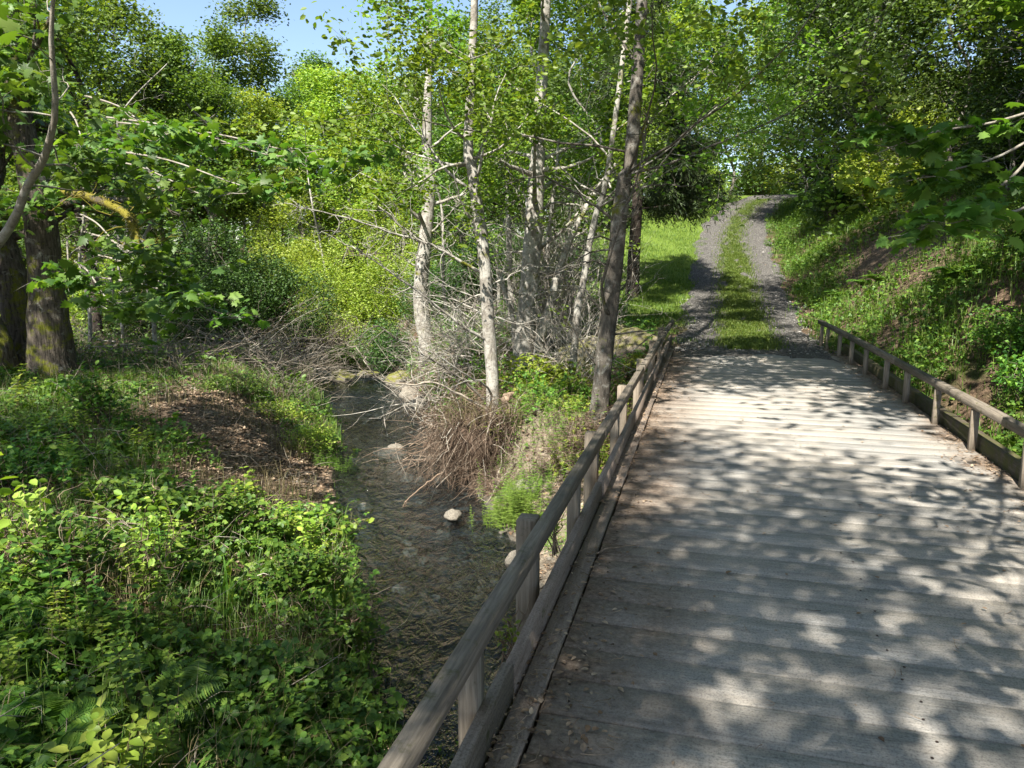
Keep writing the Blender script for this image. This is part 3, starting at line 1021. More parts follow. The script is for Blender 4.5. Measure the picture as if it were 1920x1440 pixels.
for lab, pts, yy, r, sd in SLIM:
    P = footed(pts, yy)
    if sd == 23:  # tall leafy crown added to this dead stem to shade the road
        P = np.vstack([P, P[-1] + [.35, .2, 3.0], P[-1] + [.6, .4, 6.0], P[-1] + [.7, .5, 8.6]])
        r = [.075, .07, .065, .06, .055, .05, .045, .03, .01]
    make_tree('slim_tree', lab, 'tree', P, r, M['bark_alder'], M['leaf_alder'], 'oval', {25: 0, 23: 14000}.get(sd, 900), .09,
              [dict(n=16, t0=.5, t1=.98, L=lambda t: 1.8 + 4 * (1 - t), rfrac=.4, up=.05, elev=.35, wob=.16, sub=5, subL=.5, twig=3)] if sd == 23 else [dict(n=12, t0=.3, t1=.97, L=lambda t: .8, rfrac=.3, up=.02, elev=.4, wob=.2, sub=3, subL=.5, twig=2)] if sd != 25 else [dict(n=2, t0=.6, t1=.9, L=lambda t: .3, rfrac=.3, sub=1, twig=1)], (.14, .14, .09), sd, sides=9)

# big old maple at the left edge: three stems from one stool ----------------
mp0 = footed([(98, 718)], 16.3)[0]
maple = empty('maple_tree', mp0, 'old dark barked maple with three stems and mossy bark at the wood edge', 'tree')
rm = np.random.default_rng(31)
mtips = []
for pts, r in (
        ([(98, 718, 16.3), (96, 660, 16.3), (92, 590, 16.3), (86, 520, 16.3), (80, 450, 16.3), (72, 380, 16.3), (58, 310, 16.3), (40, 230, 16.3), (20, 60, 16.3), (30, -120, 16)], [.56, .46, .4, .34, .33, .32, .29, .24, .16, .07]),
        ([(40, 715, 16.9), (40, 650, 17), (34, 590, 17), (20, 520, 17), (-2, 440, 17), (-25, 360, 17), (-50, 240, 17), (-80, 60, 17)], [.42, .38, .34, .32, .28, .22, .16, .08]),
        ([(-10, 730, 16), (-12, 660, 16), (-40, 590, 16), (-75, 500, 15.8), (-110, 380, 15.6), (-140, 250, 15.4)], [.5, .42, .34, .28, .2, .1])):
    P = smooth_path(pxpath(pts, 16) - mp0, 30)
    P[0, 2] -= .4
    R = np.interp(np.linspace(0, 1, 30), np.linspace(0, 1, len(r)), r)
    R[0] *= 1.25
    tb = MB()
    tb.tube(P, R, 20, .035, rng=rm)
    tubes, tips = limbs_of(rm, P, R, n=7, t0=.5, t1=.98, L=lambda t: 2.0 + 2.0 * (1 - t), rfrac=.4, up=.05, elev=.4, wob=.16, sub=4, subL=.5, twig=3)
    add_tubes(tb, tubes)
    mtips.append(tips)
    tb.build('trunk', M['bark_maple'], maple, True)
mlimb = [at(98, 372, 16.2), at(125, 362, 15.6), at(155, 366, 15), at(190, 378, 14.5), at(225, 393, 14.1), at(247, 415, 13.8), at(254, 440, 13.6), at(262, 478, 13.4), at(275, 505, 13.2)]
P = smooth_path(np.array(mlimb) - mp0, 26)
tb = MB(); tb.tube(P, np.interp(np.linspace(0, 1, 26), [0, .5, .75, 1], [.085, .075, .055, .02]), 12, .05, rng=rm)
nb = 26
k = rm.integers(6, 26, nb)
sticks(tb, P[k], rm.normal(0, 1, (nb, 3)) + np.array([.5, -.3, .1]), rm.uniform(.3, 1.1, nb), .014, .3, sides=4, rng=rm)
ml_ = tag(tb.build('branch', M['bark_moss'], maple, True), 'arching limb thick with yellow moss')
lb = MB()
k = rm.integers(4, 22, 1500)
v_ = nrm(rm.normal(0, 1, (1500, 3)) + np.array([0, 0, .35]))
keep_ = vn(k * .35, v_[:, 0], 1.0, 5) > -.35 if False else (np.sin(k * .9) + rm.normal(0, .5, 1500) > -.3)
leaves(lb, 'narrow', (P[k] + (P[k + 1] - P[k]) * rm.uniform(0, 1, (1500, 1)) + v_ * .07)[keep_], rm.uniform(.03, .09, 1500)[keep_], .1, D=(v_ + rm.normal(0, .5, (1500, 3)) + np.array([0, 0, -.4]))[keep_], rng=rm)
lb.build('moss', M['moss'], ml_)
# low leaf sprays reaching out over the bank
for cx, cy, yy, w_, n_, sd in ((230, 470, 12.2, 1.0, 80, 1), (330, 545, 11.6, 1.1, 110, 2), (200, 560, 12.5, 1.2, 110, 3), (380, 365, 13, 1.1, 80, 4), (290, 505, 12.8, 1.0, 70, 5), (460, 350, 13.2, .9, 60, 6),
                               (130, 520, 13.6, .9, 60, 7), (420, 590, 11.2, .45, 22, 8), (500, 290, 13.5, 1.2, 90, 9), (610, 300, 13.5, .9, 60, 10), (300, 250, 13, 1.3, 110, 11), (160, 280, 13.2, 1.1, 80, 12)):
    rs = np.random.default_rng(400 + sd)
    c0 = at(cx, cy, yy) - mp0
    lb = MB()
    st = np.array([at(100 + cx * .2, cy - 70, 15.8)]) - mp0
    bp_ = smooth_path(np.vstack([st, st * .5 + c0 * .5 + np.array([0, 0, .12]), c0, c0 + nrm(c0 - st[0])[None] * np.array([w_, w_, .1])]), 16)
    tw = MB(); tw.tube(bp_, np.linspace(.022, .005, 16), 5, .05, rng=rs)
    ns = 12
    kk = rs.integers(8, 16, ns)
    dd = np.stack([rs.normal(.3, .8, ns), rs.normal(-.2, .8, ns), rs.normal(.02, .12, ns)], 1)
    Q = sticks(tw, bp_[kk], dd, rs.uniform(.4, 1.0, ns) * w_, .007, .2, sides=4, rng=rs)
    br = tw.build('branch', M['bark_pale'], maple, True)
    n_ = int(n_ * 1.5)
    q1 = rs.integers(0, ns, n_); q2 = rs.integers(1, 5, n_)
    pts = Q[q1, q2] + rs.normal(0, .1, (n_, 3)) * np.array([1, 1, .5])
    leaves(lb, 'maple', pts, rs.uniform(.1, .21, n_), .68, droop=.35, rng=rs)
    lb.build('foliage', M['leaf_maple'], br)
lb = MB()
tips = np.vstack(mtips)
pts = cluster(rm, tips, 5200, (.3, .3, .2))
leaves(lb, 'maple', pts, rm.uniform(.11, .2, len(pts)), .65, rng=rm)
lb.build('crown', M['leaf_maple'], maple)

# pale smooth limb that curves in at the top left
P = pxpath([(-190, 760, 9.5), (-110, 600, 9.4), (-40, 500, 9.3), (5, 445, 9.2), (32, 400, 9.1), (50, 352, 9), (74, 312, 8.9), (90, 275, 8.8), (104, 200, 8.6), (96, 60, 8.4), (110, -100, 8.2)], 9)
P[0, 2] = gz(P[0, 0], P[0, 1]) - .05
make_tree('leaning_tree', 'smooth pale young tree leaning in at the left edge before the old maple', 'tree', P, [.085, .07, .062, .055, .05, .047, .044, .04, .035, .025, .012], M['bark_pale'], M['leaf_maple'], 'maple', 700, .15,
          [dict(n=10, t0=.5, t1=.98, L=lambda t: 1.3, rfrac=.35, up=.02, elev=.3, wob=.16, sub=3, subL=.5, twig=3)], (.18, .18, .1), 33, sides=11)

# dark conifer-like tree by the road with hanging boughs --------------------
rf = np.random.default_rng(41)
fb = footed([(1186, 527)], 21.5)[0]
fir = empty('fir_tree', fb, 'dark trunked fir with hanging boughs on the lawn beside the gravel road', 'tree')
P = smooth_path(np.array([(0, 0, -.3), (.02, 0, 1.2), (.1, .1, 3), (.15, .1, 4.8), (.1, 0, 7), (.05, 0, 9.6)]), 30)
tb = MB(); tb.tube(P, np.interp(np.linspace(0, 1, 30), [0, .1, .6, 1], [.25, .19, .12, .02]), 14, .03, rng=rf)
lb = MB()
for k in range(84):
    t = .37 + .62 * (k / 84) ** 1.0
    i = min(int(t * 29), 28)
    az = rf.uniform(0, 6.28)
    if k < 42: az = rf.choice([rf.normal(.1, .7), rf.normal(3.2, .9), rf.uniform(0, 6.28)], p=[.55, .15, .3])
    L = (3.3 * (1 - t) + .5) * rf.uniform(.75, 1.15)
    p0 = P[i]
    pts = [p0]
    d = np.array([math.cos(az), math.sin(az), .12])
    for q in range(9):
        d = nrm(d + np.array([0, 0, -.02]) + rf.normal(0, .05, 3))
        pts.append(pts[-1] + d * L / 9)
    pts = np.array(pts)
    tb.tube(pts, np.linspace(.035 * (1 - t) + .01, .004, 10), 5, cap=False)
    n = int(46 * L)
    u = rf.uniform(.12, 1, n)
    j = np.minimum((u * 9).astype(int), 8)
    pp = pts[j] + (pts[j + 1] - pts[j]) * rf.uniform(0, 1, (n, 1))
    dd = nrm(d)[None] * .5 + np.stack([rf.normal(0, .6, n), rf.normal(0, .6, n), -.55 + rf.normal(0, .25, n)], 1)
    Q = sticks(tb, pp, dd, rf.uniform(.2, .55, n), .003, .2, sides=3, sag=.25, rng=rf)
    for jj in range(5):
        for rep in range(2):
            leaves(lb, 'narrow', Q[:, jj] + rf.normal(0, .03, (n, 3)), rf.uniform(.1, .17, n), .3, D=dd + rf.normal(0, .5, (n, 3)), rng=rf)
tb.build('trunk', M['bark_fir'], fir, True)
lb.build('crown', M['leaf_fir'], fir)


# background woodland prototypes --------------------------------------------
def proto_tree(seed, h, r, nleaf, lsize, lm, bk, kind='lens', t0=.3, spread=3.2, nl=22, sig=(.42, .42, .28), lean=.06, elev=.45):
    rng = np.random.default_rng(seed)
    P = np.array([(0, 0, 0)] + [(rng.normal(0, lean * h * k / 6), rng.normal(0, lean * h * k / 6), h * k / 6) for k in range(1, 7)])
    return make_tree('woodland_tree', 'x', 'tree', P, [r, r * .85, r * .75, r * .6, r * .45, r * .28, r * .08], bk, lm, kind, nleaf, lsize,
                     [dict(n=nl, t0=t0, t1=.98, L=lambda t: spread * (.35 + .8 * (1 - t)), rfrac=.35, up=.05, elev=elev, wob=.17, sub=5, subL=.5, twig=3),
                      dict(n=6, t0=.12, t1=t0, L=lambda t: spread * .4, rfrac=.14, up=0, elev=.1, wob=.2, sub=3, subL=.5, twig=2, bare=True)], sig, seed, sides=8)


PT = [proto_tree(51, 13, .2, 15000, .2, M['leaf_wood'], M['bark_wood']),
      proto_tree(52, 15, .17, 14000, .2, M['leaf_wood'], M['bark_wood'], t0=.2, spread=2.8),
      proto_tree(53, 11, .14, 14000, .17, M['leaf_bright'], M['bark_wood'], t0=.15, spread=2.6),
      proto_tree(54, 16, .24, 15000, .2, M['leaf_wood'], M['bark_fir'], t0=.22, spread=3.4, elev=.2, nl=30, sig=(.6, .6, .5)),
      proto_tree(55, 9, .1, 13000, .15, M['leaf_dark'], M['bark_wood'], t0=.08, spread=2.4),
      proto_tree(56, 13, .22, 11000, .17, M['leaf_wood'], M['bark_wood'], t0=.45, spread=4.6, nl=22, sig=(.42, .42, .25), elev=.35)]
used = [False] * len(PT)


def put_tree(k, x, y, rz, sc, label, group=None, tilt=0.0):
    o = PT[k] if not used[k] else copy_tree(PT[k])
    used[k] = True
    o.location = (x, y, gz(x, y) - .05)
    o.rotation_euler = (tilt, 0, rz)
    o.scale = (sc, sc, sc)
    tag(o, label, 'tree', group)
    return o


rt = random.Random(5)
NAMED = [   # (u, distance, kind, scale, label)
    (165, 24, 3, .75, 'straight dark trunked tree just right of the old maple'),
    (105, 27, 1, .8, 'pale grey trunked tree seen behind the old maple stem'),
    (390, 38, 0, .9, 'tree with a pale sunlit trunk above the dark green bush'),
    (430, 42, 1, .9, 'second pale trunk above the dark green bush, farther back'),
    (610, 46, 2, 1.1, 'light green leafy tree behind the bright yellow green shrub'),
    (740, 50, 2, 1.15, 'thin airy tree in the sky gap above the bright shrub'),
    (870, 34, 4, 1.0, 'dark leafy tree behind the pale alder trunks'),
    (960, 40, 3, .9, 'dark spreading tree behind the thick pale alder'),
    (1060, 36, 4, 1.15, 'dark leafy tree where the sunny lawn ends'),
    (1290, 46, 0, .85, 'leafy tree on the left of the road crest'),
]
for k, (u, d, kind, sc, lab) in enumerate(NAMED):
    p = at(u, 477, d)
    put_tree(kind, p[0], p[1], rt.uniform(0, 6.28), sc, lab)
for k in range(54):
    d = rt.uniform(34, 76)
    u = -150 + 1360 * (k + rt.random()) / 54
    if 560 < u < 860 and rt.random() < .35: d += 20
    p = at(u, 477, d)
    put_tree(rt.choice([0, 1, 2, 2, 0, 3, 4]), p[0], p[1], rt.uniform(0, 6.28), rt.uniform(.8, 1.15), 'tall leafy tree of the distant wood beyond the creek', 'trees of the distant wood')
# hillside trees on the right
HILLT = [
    (26, 5.6, 4, 1.0, 'dense low tree leaning over the right side of the gravel road'),
    (31, 4.4, 4, .9, 'leafy tree on the bank beside the road crest'),
    (22, 8.0, 3, .7, 'dark trunk standing in the middle of the hillside scrub'),
    (24, 9.4, 4, .85, 'twin dark trunk tree beside the middle hillside trunk'),
    (17, 9.0, 1, .7, 'slim tree high on the hillside with thin pale stem'),
    (19.5, 12.2, 0, .75, 'leaning tree with a sunlit trunk at the top of the hillside'),
    (14.5, 10.5, 4, .8, 'leafy tree near the right edge above the hillside weeds'),
    (36, 7.5, 0, .9, 'tall tree on the slope behind the road crest'),
    (29, 10, 1, .8, 'tall slim tree on top of the hillside'),
    (34, 3.9, 4, .8, 'dark low tree hanging over the road just before the crest'),
    (20, 6.6, 4, .6, 'low dark leafy tree at the edge of the bare road bank'),
    (25, 6.9, 4, .75, 'dense dark leafy tree in the middle of the hillside wood'),
    (18, 7.6, 4, .55, 'bushy small tree on the hillside below the slim pale one'),
    (16.5, 11.5, 4, .7, 'dense leafy tree behind the hanging maple boughs'),
    (48, 1.0, 4, 1.0, 'dark leafy tree standing beyond the road crest on its left'),
    (52, 6.5, 0, .9, 'tall tree beyond the bend at the road crest'),
    (58, 3.0, 2, 1.2, 'light green tree far beyond the road crest'),
    (47, 9.5, 4, 1.0, 'dark leafy tree on the right of the road crest'),
    (40, -3.0, 2, 1.0, 'light green tree left of the sunlit road crest'),
    (33, 5.6, 4, .95, 'dark leafy tree leaning over the road just below the crest'),
    (38, 6.6, 3, .9, 'tall dark tree arching over the road crest from the right'),
    (37, -1.6, 4, .9, 'dark leafy tree on the left verge of the road crest'),
]
for s0, a0, kind, sc, lab in HILLT:
    x, y = xy(s0, a0)
    o = put_tree(kind, x, y, rt.uniform(0, 6.28), sc, lab, tilt=rt.uniform(-.05, .05))
    if 'lean' in lab or 'arching' in lab or 'hanging' in lab:
        o.rotation_euler = (0, -.26, 0)
for k in range(14):
    x, y = xy(rt.uniform(18, 48), rt.uniform(11, 26))
    put_tree(rt.choice([0, 1, 2, 3]), x, y, rt.uniform(0, 6.28), rt.uniform(.75, 1.05), 'tall leafy tree of the wood on top of the hill', 'trees on top of the hill')
# trees over and behind the viewer, whose crowns dapple the deck
for x, y, kind, sc, lab in ((-2.6, -5.5, 5, 1.0, 'tall tree on the bank behind the viewer, left of the bridge'), (4.6, -4.5, 5, 1.0, 'tall tree on the bank behind the viewer, right of the bridge'),
                            (-9.5, -4.8, 5, .95, 'spreading tree beside the creek, behind the viewer'), (6.3, .6, 5, .85, 'leafy tree on the hill foot beside the viewer'),
                            (-10.5, 3.5, 5, .9, 'spreading tree on the left bank beside the viewer'), (10.5, 6.0, 5, .8, 'spreading tree on the hillside beside the viewer'),
                            (5.3, 2.7, 5, 1.05, 'spreading tree below the right rail, its crown over the deck'), (-2.3, -1.0, 5, .85, 'spreading tree on the creek bank below the left rail'),
                            (10.1, 13.0, 5, .95, 'spreading tree on the hillside whose crown shades the end of the bridge'), (12.8, 10.2, 5, .8, 'spreading tree higher on the hillside out of view'),
                            (-14, 9.5, 5, .9, 'spreading tree on the left bank out of view'), (13.5, 13, 5, .8, 'spreading tree on the hill out of view')):
    put_tree(kind, x, y, rt.uniform(0, 6.28), sc, lab)
for o in scene.objects:
    if o.get('label', '').startswith('spreading tree below the right rail'): o.rotation_euler = (-.16, -.33, 0)
o = put_tree(5, 9.3, 12.2, 0, 1.0, 'leaning tree at the hillside foot whose crown hangs over the road')
o.rotation_euler = (0, -.24, 0)
o = put_tree(5, 11.8, 16.4, 0, .9, 'second leaning tree on the hillside, its crown over the road bank')
o.rotation_euler = (0, -.2, 2.0)

# ------------------------------------------------------------------ overhanging maple at the right
ro = np.random.default_rng(61)
ob = np.array([8.0, 8.3, gz(8.0, 8.3)])
om = empty('maple_tree', ob, 'maple just outside the right edge, its leafy boughs hanging into view', 'tree')
P = smooth_path(np.array([(0, 0, -.3), (.05, 0, 1.2), (-.1, .1, 2.6), (-.2, .3, 4.2), (-.1, .3, 6.5)]), 20)
tb = MB(); tb.tube(P, np.interp(np.linspace(0, 1, 20), [0, 1], [.16, .05]), 11, .03, rng=ro)
tubes, tips = limbs_of(ro, P, np.interp(np.linspace(0, 1, 20), [0, 1], [.16, .05]), n=9, t0=.5, t1=.98, L=lambda t: 2.2, rfrac=.4, up=.03, elev=.4, wob=.15, sub=4, subL=.5, twig=3)
add_tubes(tb, tubes)
tb.build('trunk', M['bark_maple'], om, True)
lb = MB()
pts = cluster(ro, tips, 900, (.25, .25, .14))
leaves(lb, 'maple', pts, ro.uniform(.16, .26, len(pts)), .75, rng=ro)
lb.build('crown', M['leaf_maple'], om)
for st, path, n_, w_ in (((1960, 250, 8.2), [(1900, 330, 7.9), (1820, 380, 7.6), (1740, 420, 7.3), (1690, 442, 7.1)], 60, .5),
                         ((1980, 230, 8.2), [(1880, 290, 8.0), (1780, 320, 7.8), (1700, 340, 7.7)], 55, .6),
                         ((1990, 330, 8), [(1920, 390, 7.2), (1850, 400, 6.9), (1800, 415, 6.8)], 34, .45),
                         ((1960, 200, 8.2), [(1860, 230, 8), (1740, 250, 7.9), (1640, 290, 7.8)], 70, .8)):
    pp = smooth_path(np.array([at(*st)] + [at(*q) for q in path]) - ob, 16)
    tw = MB(); tw.tube(pp, np.linspace(.02, .004, 16), 5, .04, rng=ro)
    ns = 11
    kk = ro.integers(5, 16, ns)
    Q = sticks(tw, pp[kk], np.stack([ro.normal(-.5, .6, ns), ro.normal(-.2, .7, ns), ro.normal(-.05, .15, ns)], 1), ro.uniform(.2, .6, ns) * w_ * 1.4, .005, .2, sides=4, rng=ro)
    br = tw.build('branch', M['bark_pale'], om, True)
    lb = MB()
    n_ = int(n_ * 1.9)
    q1 = ro.integers(0, ns, n_); q2 = ro.integers(1, 5, n_)
    leaves(lb, 'maple', Q[q1, q2] + ro.normal(0, .06, (n_, 3)), ro.uniform(.09, .19, n_), .7, droop=.4, rng=ro)
    lb.build('foliage', M['leaf_maple'], br)


# ------------------------------------------------------------------ shrubs
def shrub(name, label, loc, size, n, kind, lsize, lm, seed, stems=26, stem_mat='deadthin', hollow=.55, up=.5, group=None, cat='shrub', lumps=9):
    """a mound of leafy sprays on thin stems; size = half width, half depth, height"""
    rng = np.random.default_rng(seed)
    root = empty(name, loc, label, cat, group)
    sx, sy, h = size
    # lumps of foliage over the mound
    az = rng.uniform(0, 6.28, lumps); rr_ = np.sqrt(rng.uniform(0, 1, lumps)) * .72
    hz = (.25 + .6 * rng.uniform(0, 1, lumps)) * (1 - .5 * rr_ ** 2)
    C = np.stack([np.cos(az) * rr_ * sx, np.sin(az) * rr_ * sy, hz * h], 1)
    rad3 = np.array([sx, sy, h * .6]) * .5
    stm = MB()
    k = rng.integers(0, lumps, stems)
    tgt = C[k] + rng.normal(0, .25, (stems, 3)) * rad3
    p0 = np.stack([rng.normal(0, .2 * sx, stems), rng.normal(0, .2 * sy, stems), np.full(stems, -.1)], 1)
    dd = tgt - p0
    L = np.linalg.norm(dd, axis=1)
    Q = sticks(stm, p0, dd, L * 1.12, .004 + .006 * h, .12, k=6, sides=4, rng=rng)
    m2 = stems * 6
    q1 = rng.integers(0, stems, m2); q2 = rng.integers(2, 6, m2)
    sticks(stm, Q[q1, q2], nrm(dd[q1]) + rng.normal(0, .7, (m2, 3)), rng.uniform(.15, .4, m2) * h, .004, .25, rng=rng)
    stm.build('stem', M[stem_mat], root)
    lb = MB()
    k = rng.integers(0, lumps, n)
    v = nrm(rng.normal(0, 1, (n, 3)))
    r_ = (hollow + (1.05 - hollow) * rng.uniform(0, 1, n) ** .7)
    fine = .18 * np.sin(v[:, :1] * 9 + k[:, None]) * np.sin(v[:, 1:2] * 8 + 2 * k[:, None]) * np.ones((1, 3))
    pts = C[k] + v * rad3 * r_[:, None] * (1 + fine) * rng.uniform(.8, 1.15, lumps)[k][:, None]
    pts = pts[pts[:, 2] > .02]
    D = v[:len(pts)] * .4 + rng.normal(0, .8, (len(pts), 3))
    leaves(lb, kind, pts, rng.uniform(.6, 1.3, len(pts)) * lsize, up, rng=rng)
    lb.build('foliage', M[lm], root)
    return root


def pshrub(name, label, u, v, y, size, n, kind, ls, lm, seed, **k):
    """shrub whose mound is centred on a picture point at distance y"""
    p = at(u, v, y)
    z = gz(p[0], p[1])
    return shrub(name, label, (p[0], p[1], z), size, n, kind, ls, lm, seed, **k)


pshrub('bush', 'big dark green rounded bush behind the brush pile on the left bank', 455, 540, 23.5, (2.6, 1.7, 3.9), 36000, 'lens', .085, 'leaf_bush', 71)
pshrub('bush', 'dark bush behind the maple leaf sprays, left of the big rounded bush', 300, 540, 25, (1.9, 1.5, 2.9), 18000, 'lens', .085, 'leaf_bush', 72)
pshrub('shrub', 'bright yellow green sunlit shrub above the bend of the creek', 680, 540, 27.5, (2.7, 1.7, 4.2), 36000, 'lens', .085, 'leaf_bright', 73)
pshrub('shrub', 'tall bright green shrub behind the dark bush and the sunlit one', 575, 500, 31, (2.4, 1.6, 5.2), 26000, 'lens', .09, 'leaf_bright', 74)
pshrub('bush', 'green bush at the water edge below the bright shrub', 720, 620, 24.5, (1.1, .9, 1.6), 9000, 'lens', .07, 'leaf_bush', 75)
pshrub('bush', 'small green bush hanging over the far end of the pool', 640, 655, 24.8, (.8, .6, .9), 5000, 'lens', .06, 'leaf_bramble', 76)
pshrub('bush', 'dark bush between the bright shrub and the pale alders', 845, 560, 26, (1.7, 1.3, 2.9), 16000, 'lens', .08, 'leaf_bush', 77)
pshrub('bush', 'dark green bush seen through the pale alder stems', 950, 540, 25, (2.0, 1.3, 2.8), 17000, 'lens', .08, 'leaf_bush', 78)
pshrub('shrub', 'pale green shrub under the airy trees left of the big rounded bush', 215, 500, 30, (2.0, 1.6, 2.2), 12000, 'lens', .09, 'leaf_bright', 79)
pshrub('shrub', 'sunlit shrub at the far left behind the old maple', 30, 520, 27, (2.0, 1.5, 2.6), 12000, 'lens', .09, 'leaf_bright', 80)
pshrub('shrub', 'bright shrub in the far gap behind the pale alders', 850, 470, 36, (2.6, 1.8, 2.8), 14000, 'lens', .1, 'leaf_bright', 81)
pshrub('bush', 'low bush at the lawn edge under the fir boughs', 1090, 520, 24, (1.2, 1.0, 1.0), 7000, 'lens', .07, 'leaf_bush', 82)

# understory copied through the woods
US = [shrub('bush', 'x', (0, 0, 0), (1.9, 1.6, 2.2), 9000, 'lens', .12, 'leaf_dark', 121), shrub('bush', 'x', (0, 0, 0), (1.8, 1.5, 2.6), 9000, 'lens', .12, 'leaf_bright', 122),
      shrub('bush', 'x', (0, 0, 0), (2.2, 1.8, 1.8), 9000, 'lens', .13, 'leaf_wood', 123), shrub('bush', 'x', (0, 0, 0), (.9, .8, .9), 3500, 'lens', .075, 'leaf_bramble', 124)]
uu = [False] * 4


def put_bush(k, x, y, sc, label, group):
    o = copy_tree(US[k]) if uu[k] else US[k]
    uu[k] = True
    o.location = (x, y, gz(x, y) - .05)
    o.rotation_euler = (0, 0, rt.uniform(0, 6.28))
    o.scale = (sc, sc, sc * rt.uniform(.85, 1.3))
    tag(o, label, 'bush', group)


for k in range(58):
    d = 27 + 30 * (k / 58) + rt.uniform(-2, 2)
    u = rt.uniform(-60, 1180)
    if d < 34 and (560 < u < 800 or u > 1020): u = rt.uniform(0, 520)
    p = at(u, 477, d)
    if creek(np.array([p[0]]), np.array([p[1]]))[0][0] < 1.2: continue
    if sa(p[0], p[1])[1] > -4.5: continue
    put_bush(rt.choice([0, 1, 2, 2, 1]), p[0], p[1], rt.uniform(.8, 1.3), 'leafy bush under the trees of the distant wood', 'bushes under the distant wood')
for k in range(44):
    s0 = rt.uniform(12, 46); a0 = rt.uniform(6.2, 17) if s0 < 24 else rt.uniform(4.0, 15)
    a0 += aroad(s0) - .86
    x, y = xy(s0, a0)
    put_bush(rt.choice([0, 0, 2, 0, 1]), x, y, rt.uniform(.5, 1.0), 'leafy bush in the hillside wood right of the road', 'bushes of the hillside wood')
for k in range(26):
    s0 = rt.uniform(5, 17); a0 = rt.uniform(4.4, 9)
    x, y = xy(s0, a0)
    put_bush(3, x, y, rt.uniform(.45, .95), 'low leafy weed clump among the hillside grass', 'weed clumps on the hillside')
for k in range(5):
    x, y = xy(rt.uniform(46, 62), rt.uniform(-3, 14))
    put_bush(rt.choice([1, 2]), x, y, 1.2, 'leafy bush beyond the road crest', 'bushes beyond the crest')

SP = []
for q in range(3):
    r_ = np.random.default_rng(131 + q)
    hh = (6.5, 5.0, 7.5)[q]
    Pq = np.array([(0, 0, 0)] + [(r_.normal(0, .05 * hh * k / 5) + .3 * k * (q - 1) / 2, r_.normal(0, .05 * hh * k / 5), hh * k / 5) for k in range(1, 6)])
    SP.append(make_tree('bare_sapling', 'x', 'sapling', Pq, [.06, .05, .045, .035, .025, .01], M['bark_alder'], M['leaf_alder'], 'oval', 350, .08,
                        [dict(n=14, t0=.15, t1=.97, L=lambda t: 1.5 - .6 * t, rfrac=.35, up=.02, elev=.35, wob=.22, sub=4, subL=.5, twig=3)], (.12, .12, .08), 131 + q, sides=7))
for q, (u, d) in enumerate(((150, 21), (215, 23), (275, 19.5), (240, 27), (345, 29), (610, 33), (840, 23), (935, 21), (1070, 19))):
    p = at(u, 477, d)
    o = SP[q] if q < 3 else copy_tree(SP[q % 3])
    o.location = (p[0], p[1], gz(p[0], p[1]) - .05)
    o.rotation_euler = (0, 0, rt.uniform(0, 6.28))
    tag(o, 'thin grey sapling with many bare twigs under the trees', 'sapling', 'thin bare saplings under the trees')

# ------------------------------------------------------------------ far wood
rw = np.random.default_rng(91)
lb = MB()
n = 26000
u = rw.uniform(-500, 2500, n)
d = rw.uniform(88, 118, n)
hh = rw.uniform(0, 1, n) ** 1.2
PX = (u - 960) / F_PX * d
top = 8 + 5 * np.sin(PX * .21) * np.sin(PX * .083 + 1) + 3 * np.sin(PX * .6)
zz = G(PX, d) + hh * np.clip(top, 3, 18)
leaves(lb, 'oval', np.stack([PX, d, zz], 1), rw.uniform(.5, 1.3, n), .4, rng=rw)
tag(lb.build('forest', M['leaf_wood']), kind='stuff')


# ------------------------------------------------------------------ ground cover
def vn(x, y, scale, seed, octs=7):
    r = np.random.default_rng(seed)
    v = 0
    for k in range(octs):
        a = r.uniform(0, 6.28); f = r.uniform(.6, 1.9) / scale; p = r.uniform(0, 6.28)
        v = v + np.sin((x * math.cos(a) + y * math.sin(a)) * f * 3 + p + 1.3 * np.sin((y * math.cos(a) - x * math.sin(a)) * f * 1.7 + k))
    return v / math.sqrt(octs)


def scatter(n, x0, x1, y0, y1, dens, seed, near=True):
    """n points over a rectangle kept with probability dens(x, y, e, side, s, a); nearer ground gets more of them"""
    r = np.random.default_rng(seed)
    out = []
    got = 0
    while got < n:
        x = r.uniform(x0, x1, n); 
        y = y0 + (y1 - y0) * (r.uniform(0, 1, n) ** (1.5 if near else 1))
        e, sd = creek(x, y)
        s, a = sa(x, y)
        vis = np.abs(x) < .78 * y + 1.5
        k = (r.uniform(0, 1, n) < dens(x, y, e, sd, s, a)) & vis
        out.append(np.stack([x[k], y[k]], 1)); got += k.sum()
        if len(out) > 60: break
    P = np.vstack(out)[:n]
    return np.column_stack([P, G(P[:, 0], P[:, 1])])


def barespot(x, y):
    return np.exp(-(((x + 5.3 + .62 * (y - 13.3)) / 1.7) ** 2 + ((y - 12.9) / 3.3) ** 2)) * 1.2


rg = np.random.default_rng(101)

# low bramble and weeds on the left bank
def d_left(x, y, e, sd, s, a):
    return (sd > 0) * (e > .1) * np.clip(.36 + .6 * vn(x, y, 1.15, 1), .02, 1) * np.clip(1 - 1.6 * barespot(x, y), 0, 1) * (1 - .75 * sm(15, 20, y))
C = scatter(1500, -15, 1, 2.6, 20, d_left, 1)
mb = MB(); sb_ = MB()
n = 26
hgt = np.clip(.26 + .14 * vn(C[:, 0], C[:, 1], 1.1, 3) + rg.normal(0, .08, len(C)), .08, .75)
cid = np.repeat(np.arange(len(C)), n)
offs = rg.normal(0, 1, (len(cid), 3)) * np.array([.17, .17, 0])
up_ = rg.uniform(.1, 1, len(cid)) ** .7
pts = C[cid] + offs
pts[:, 2] = G(pts[:, 0], pts[:, 1]) + up_ * hgt[cid] * (1 - .35 * np.clip(np.hypot(offs[:, 0], offs[:, 1]) / .35, 0, 1))
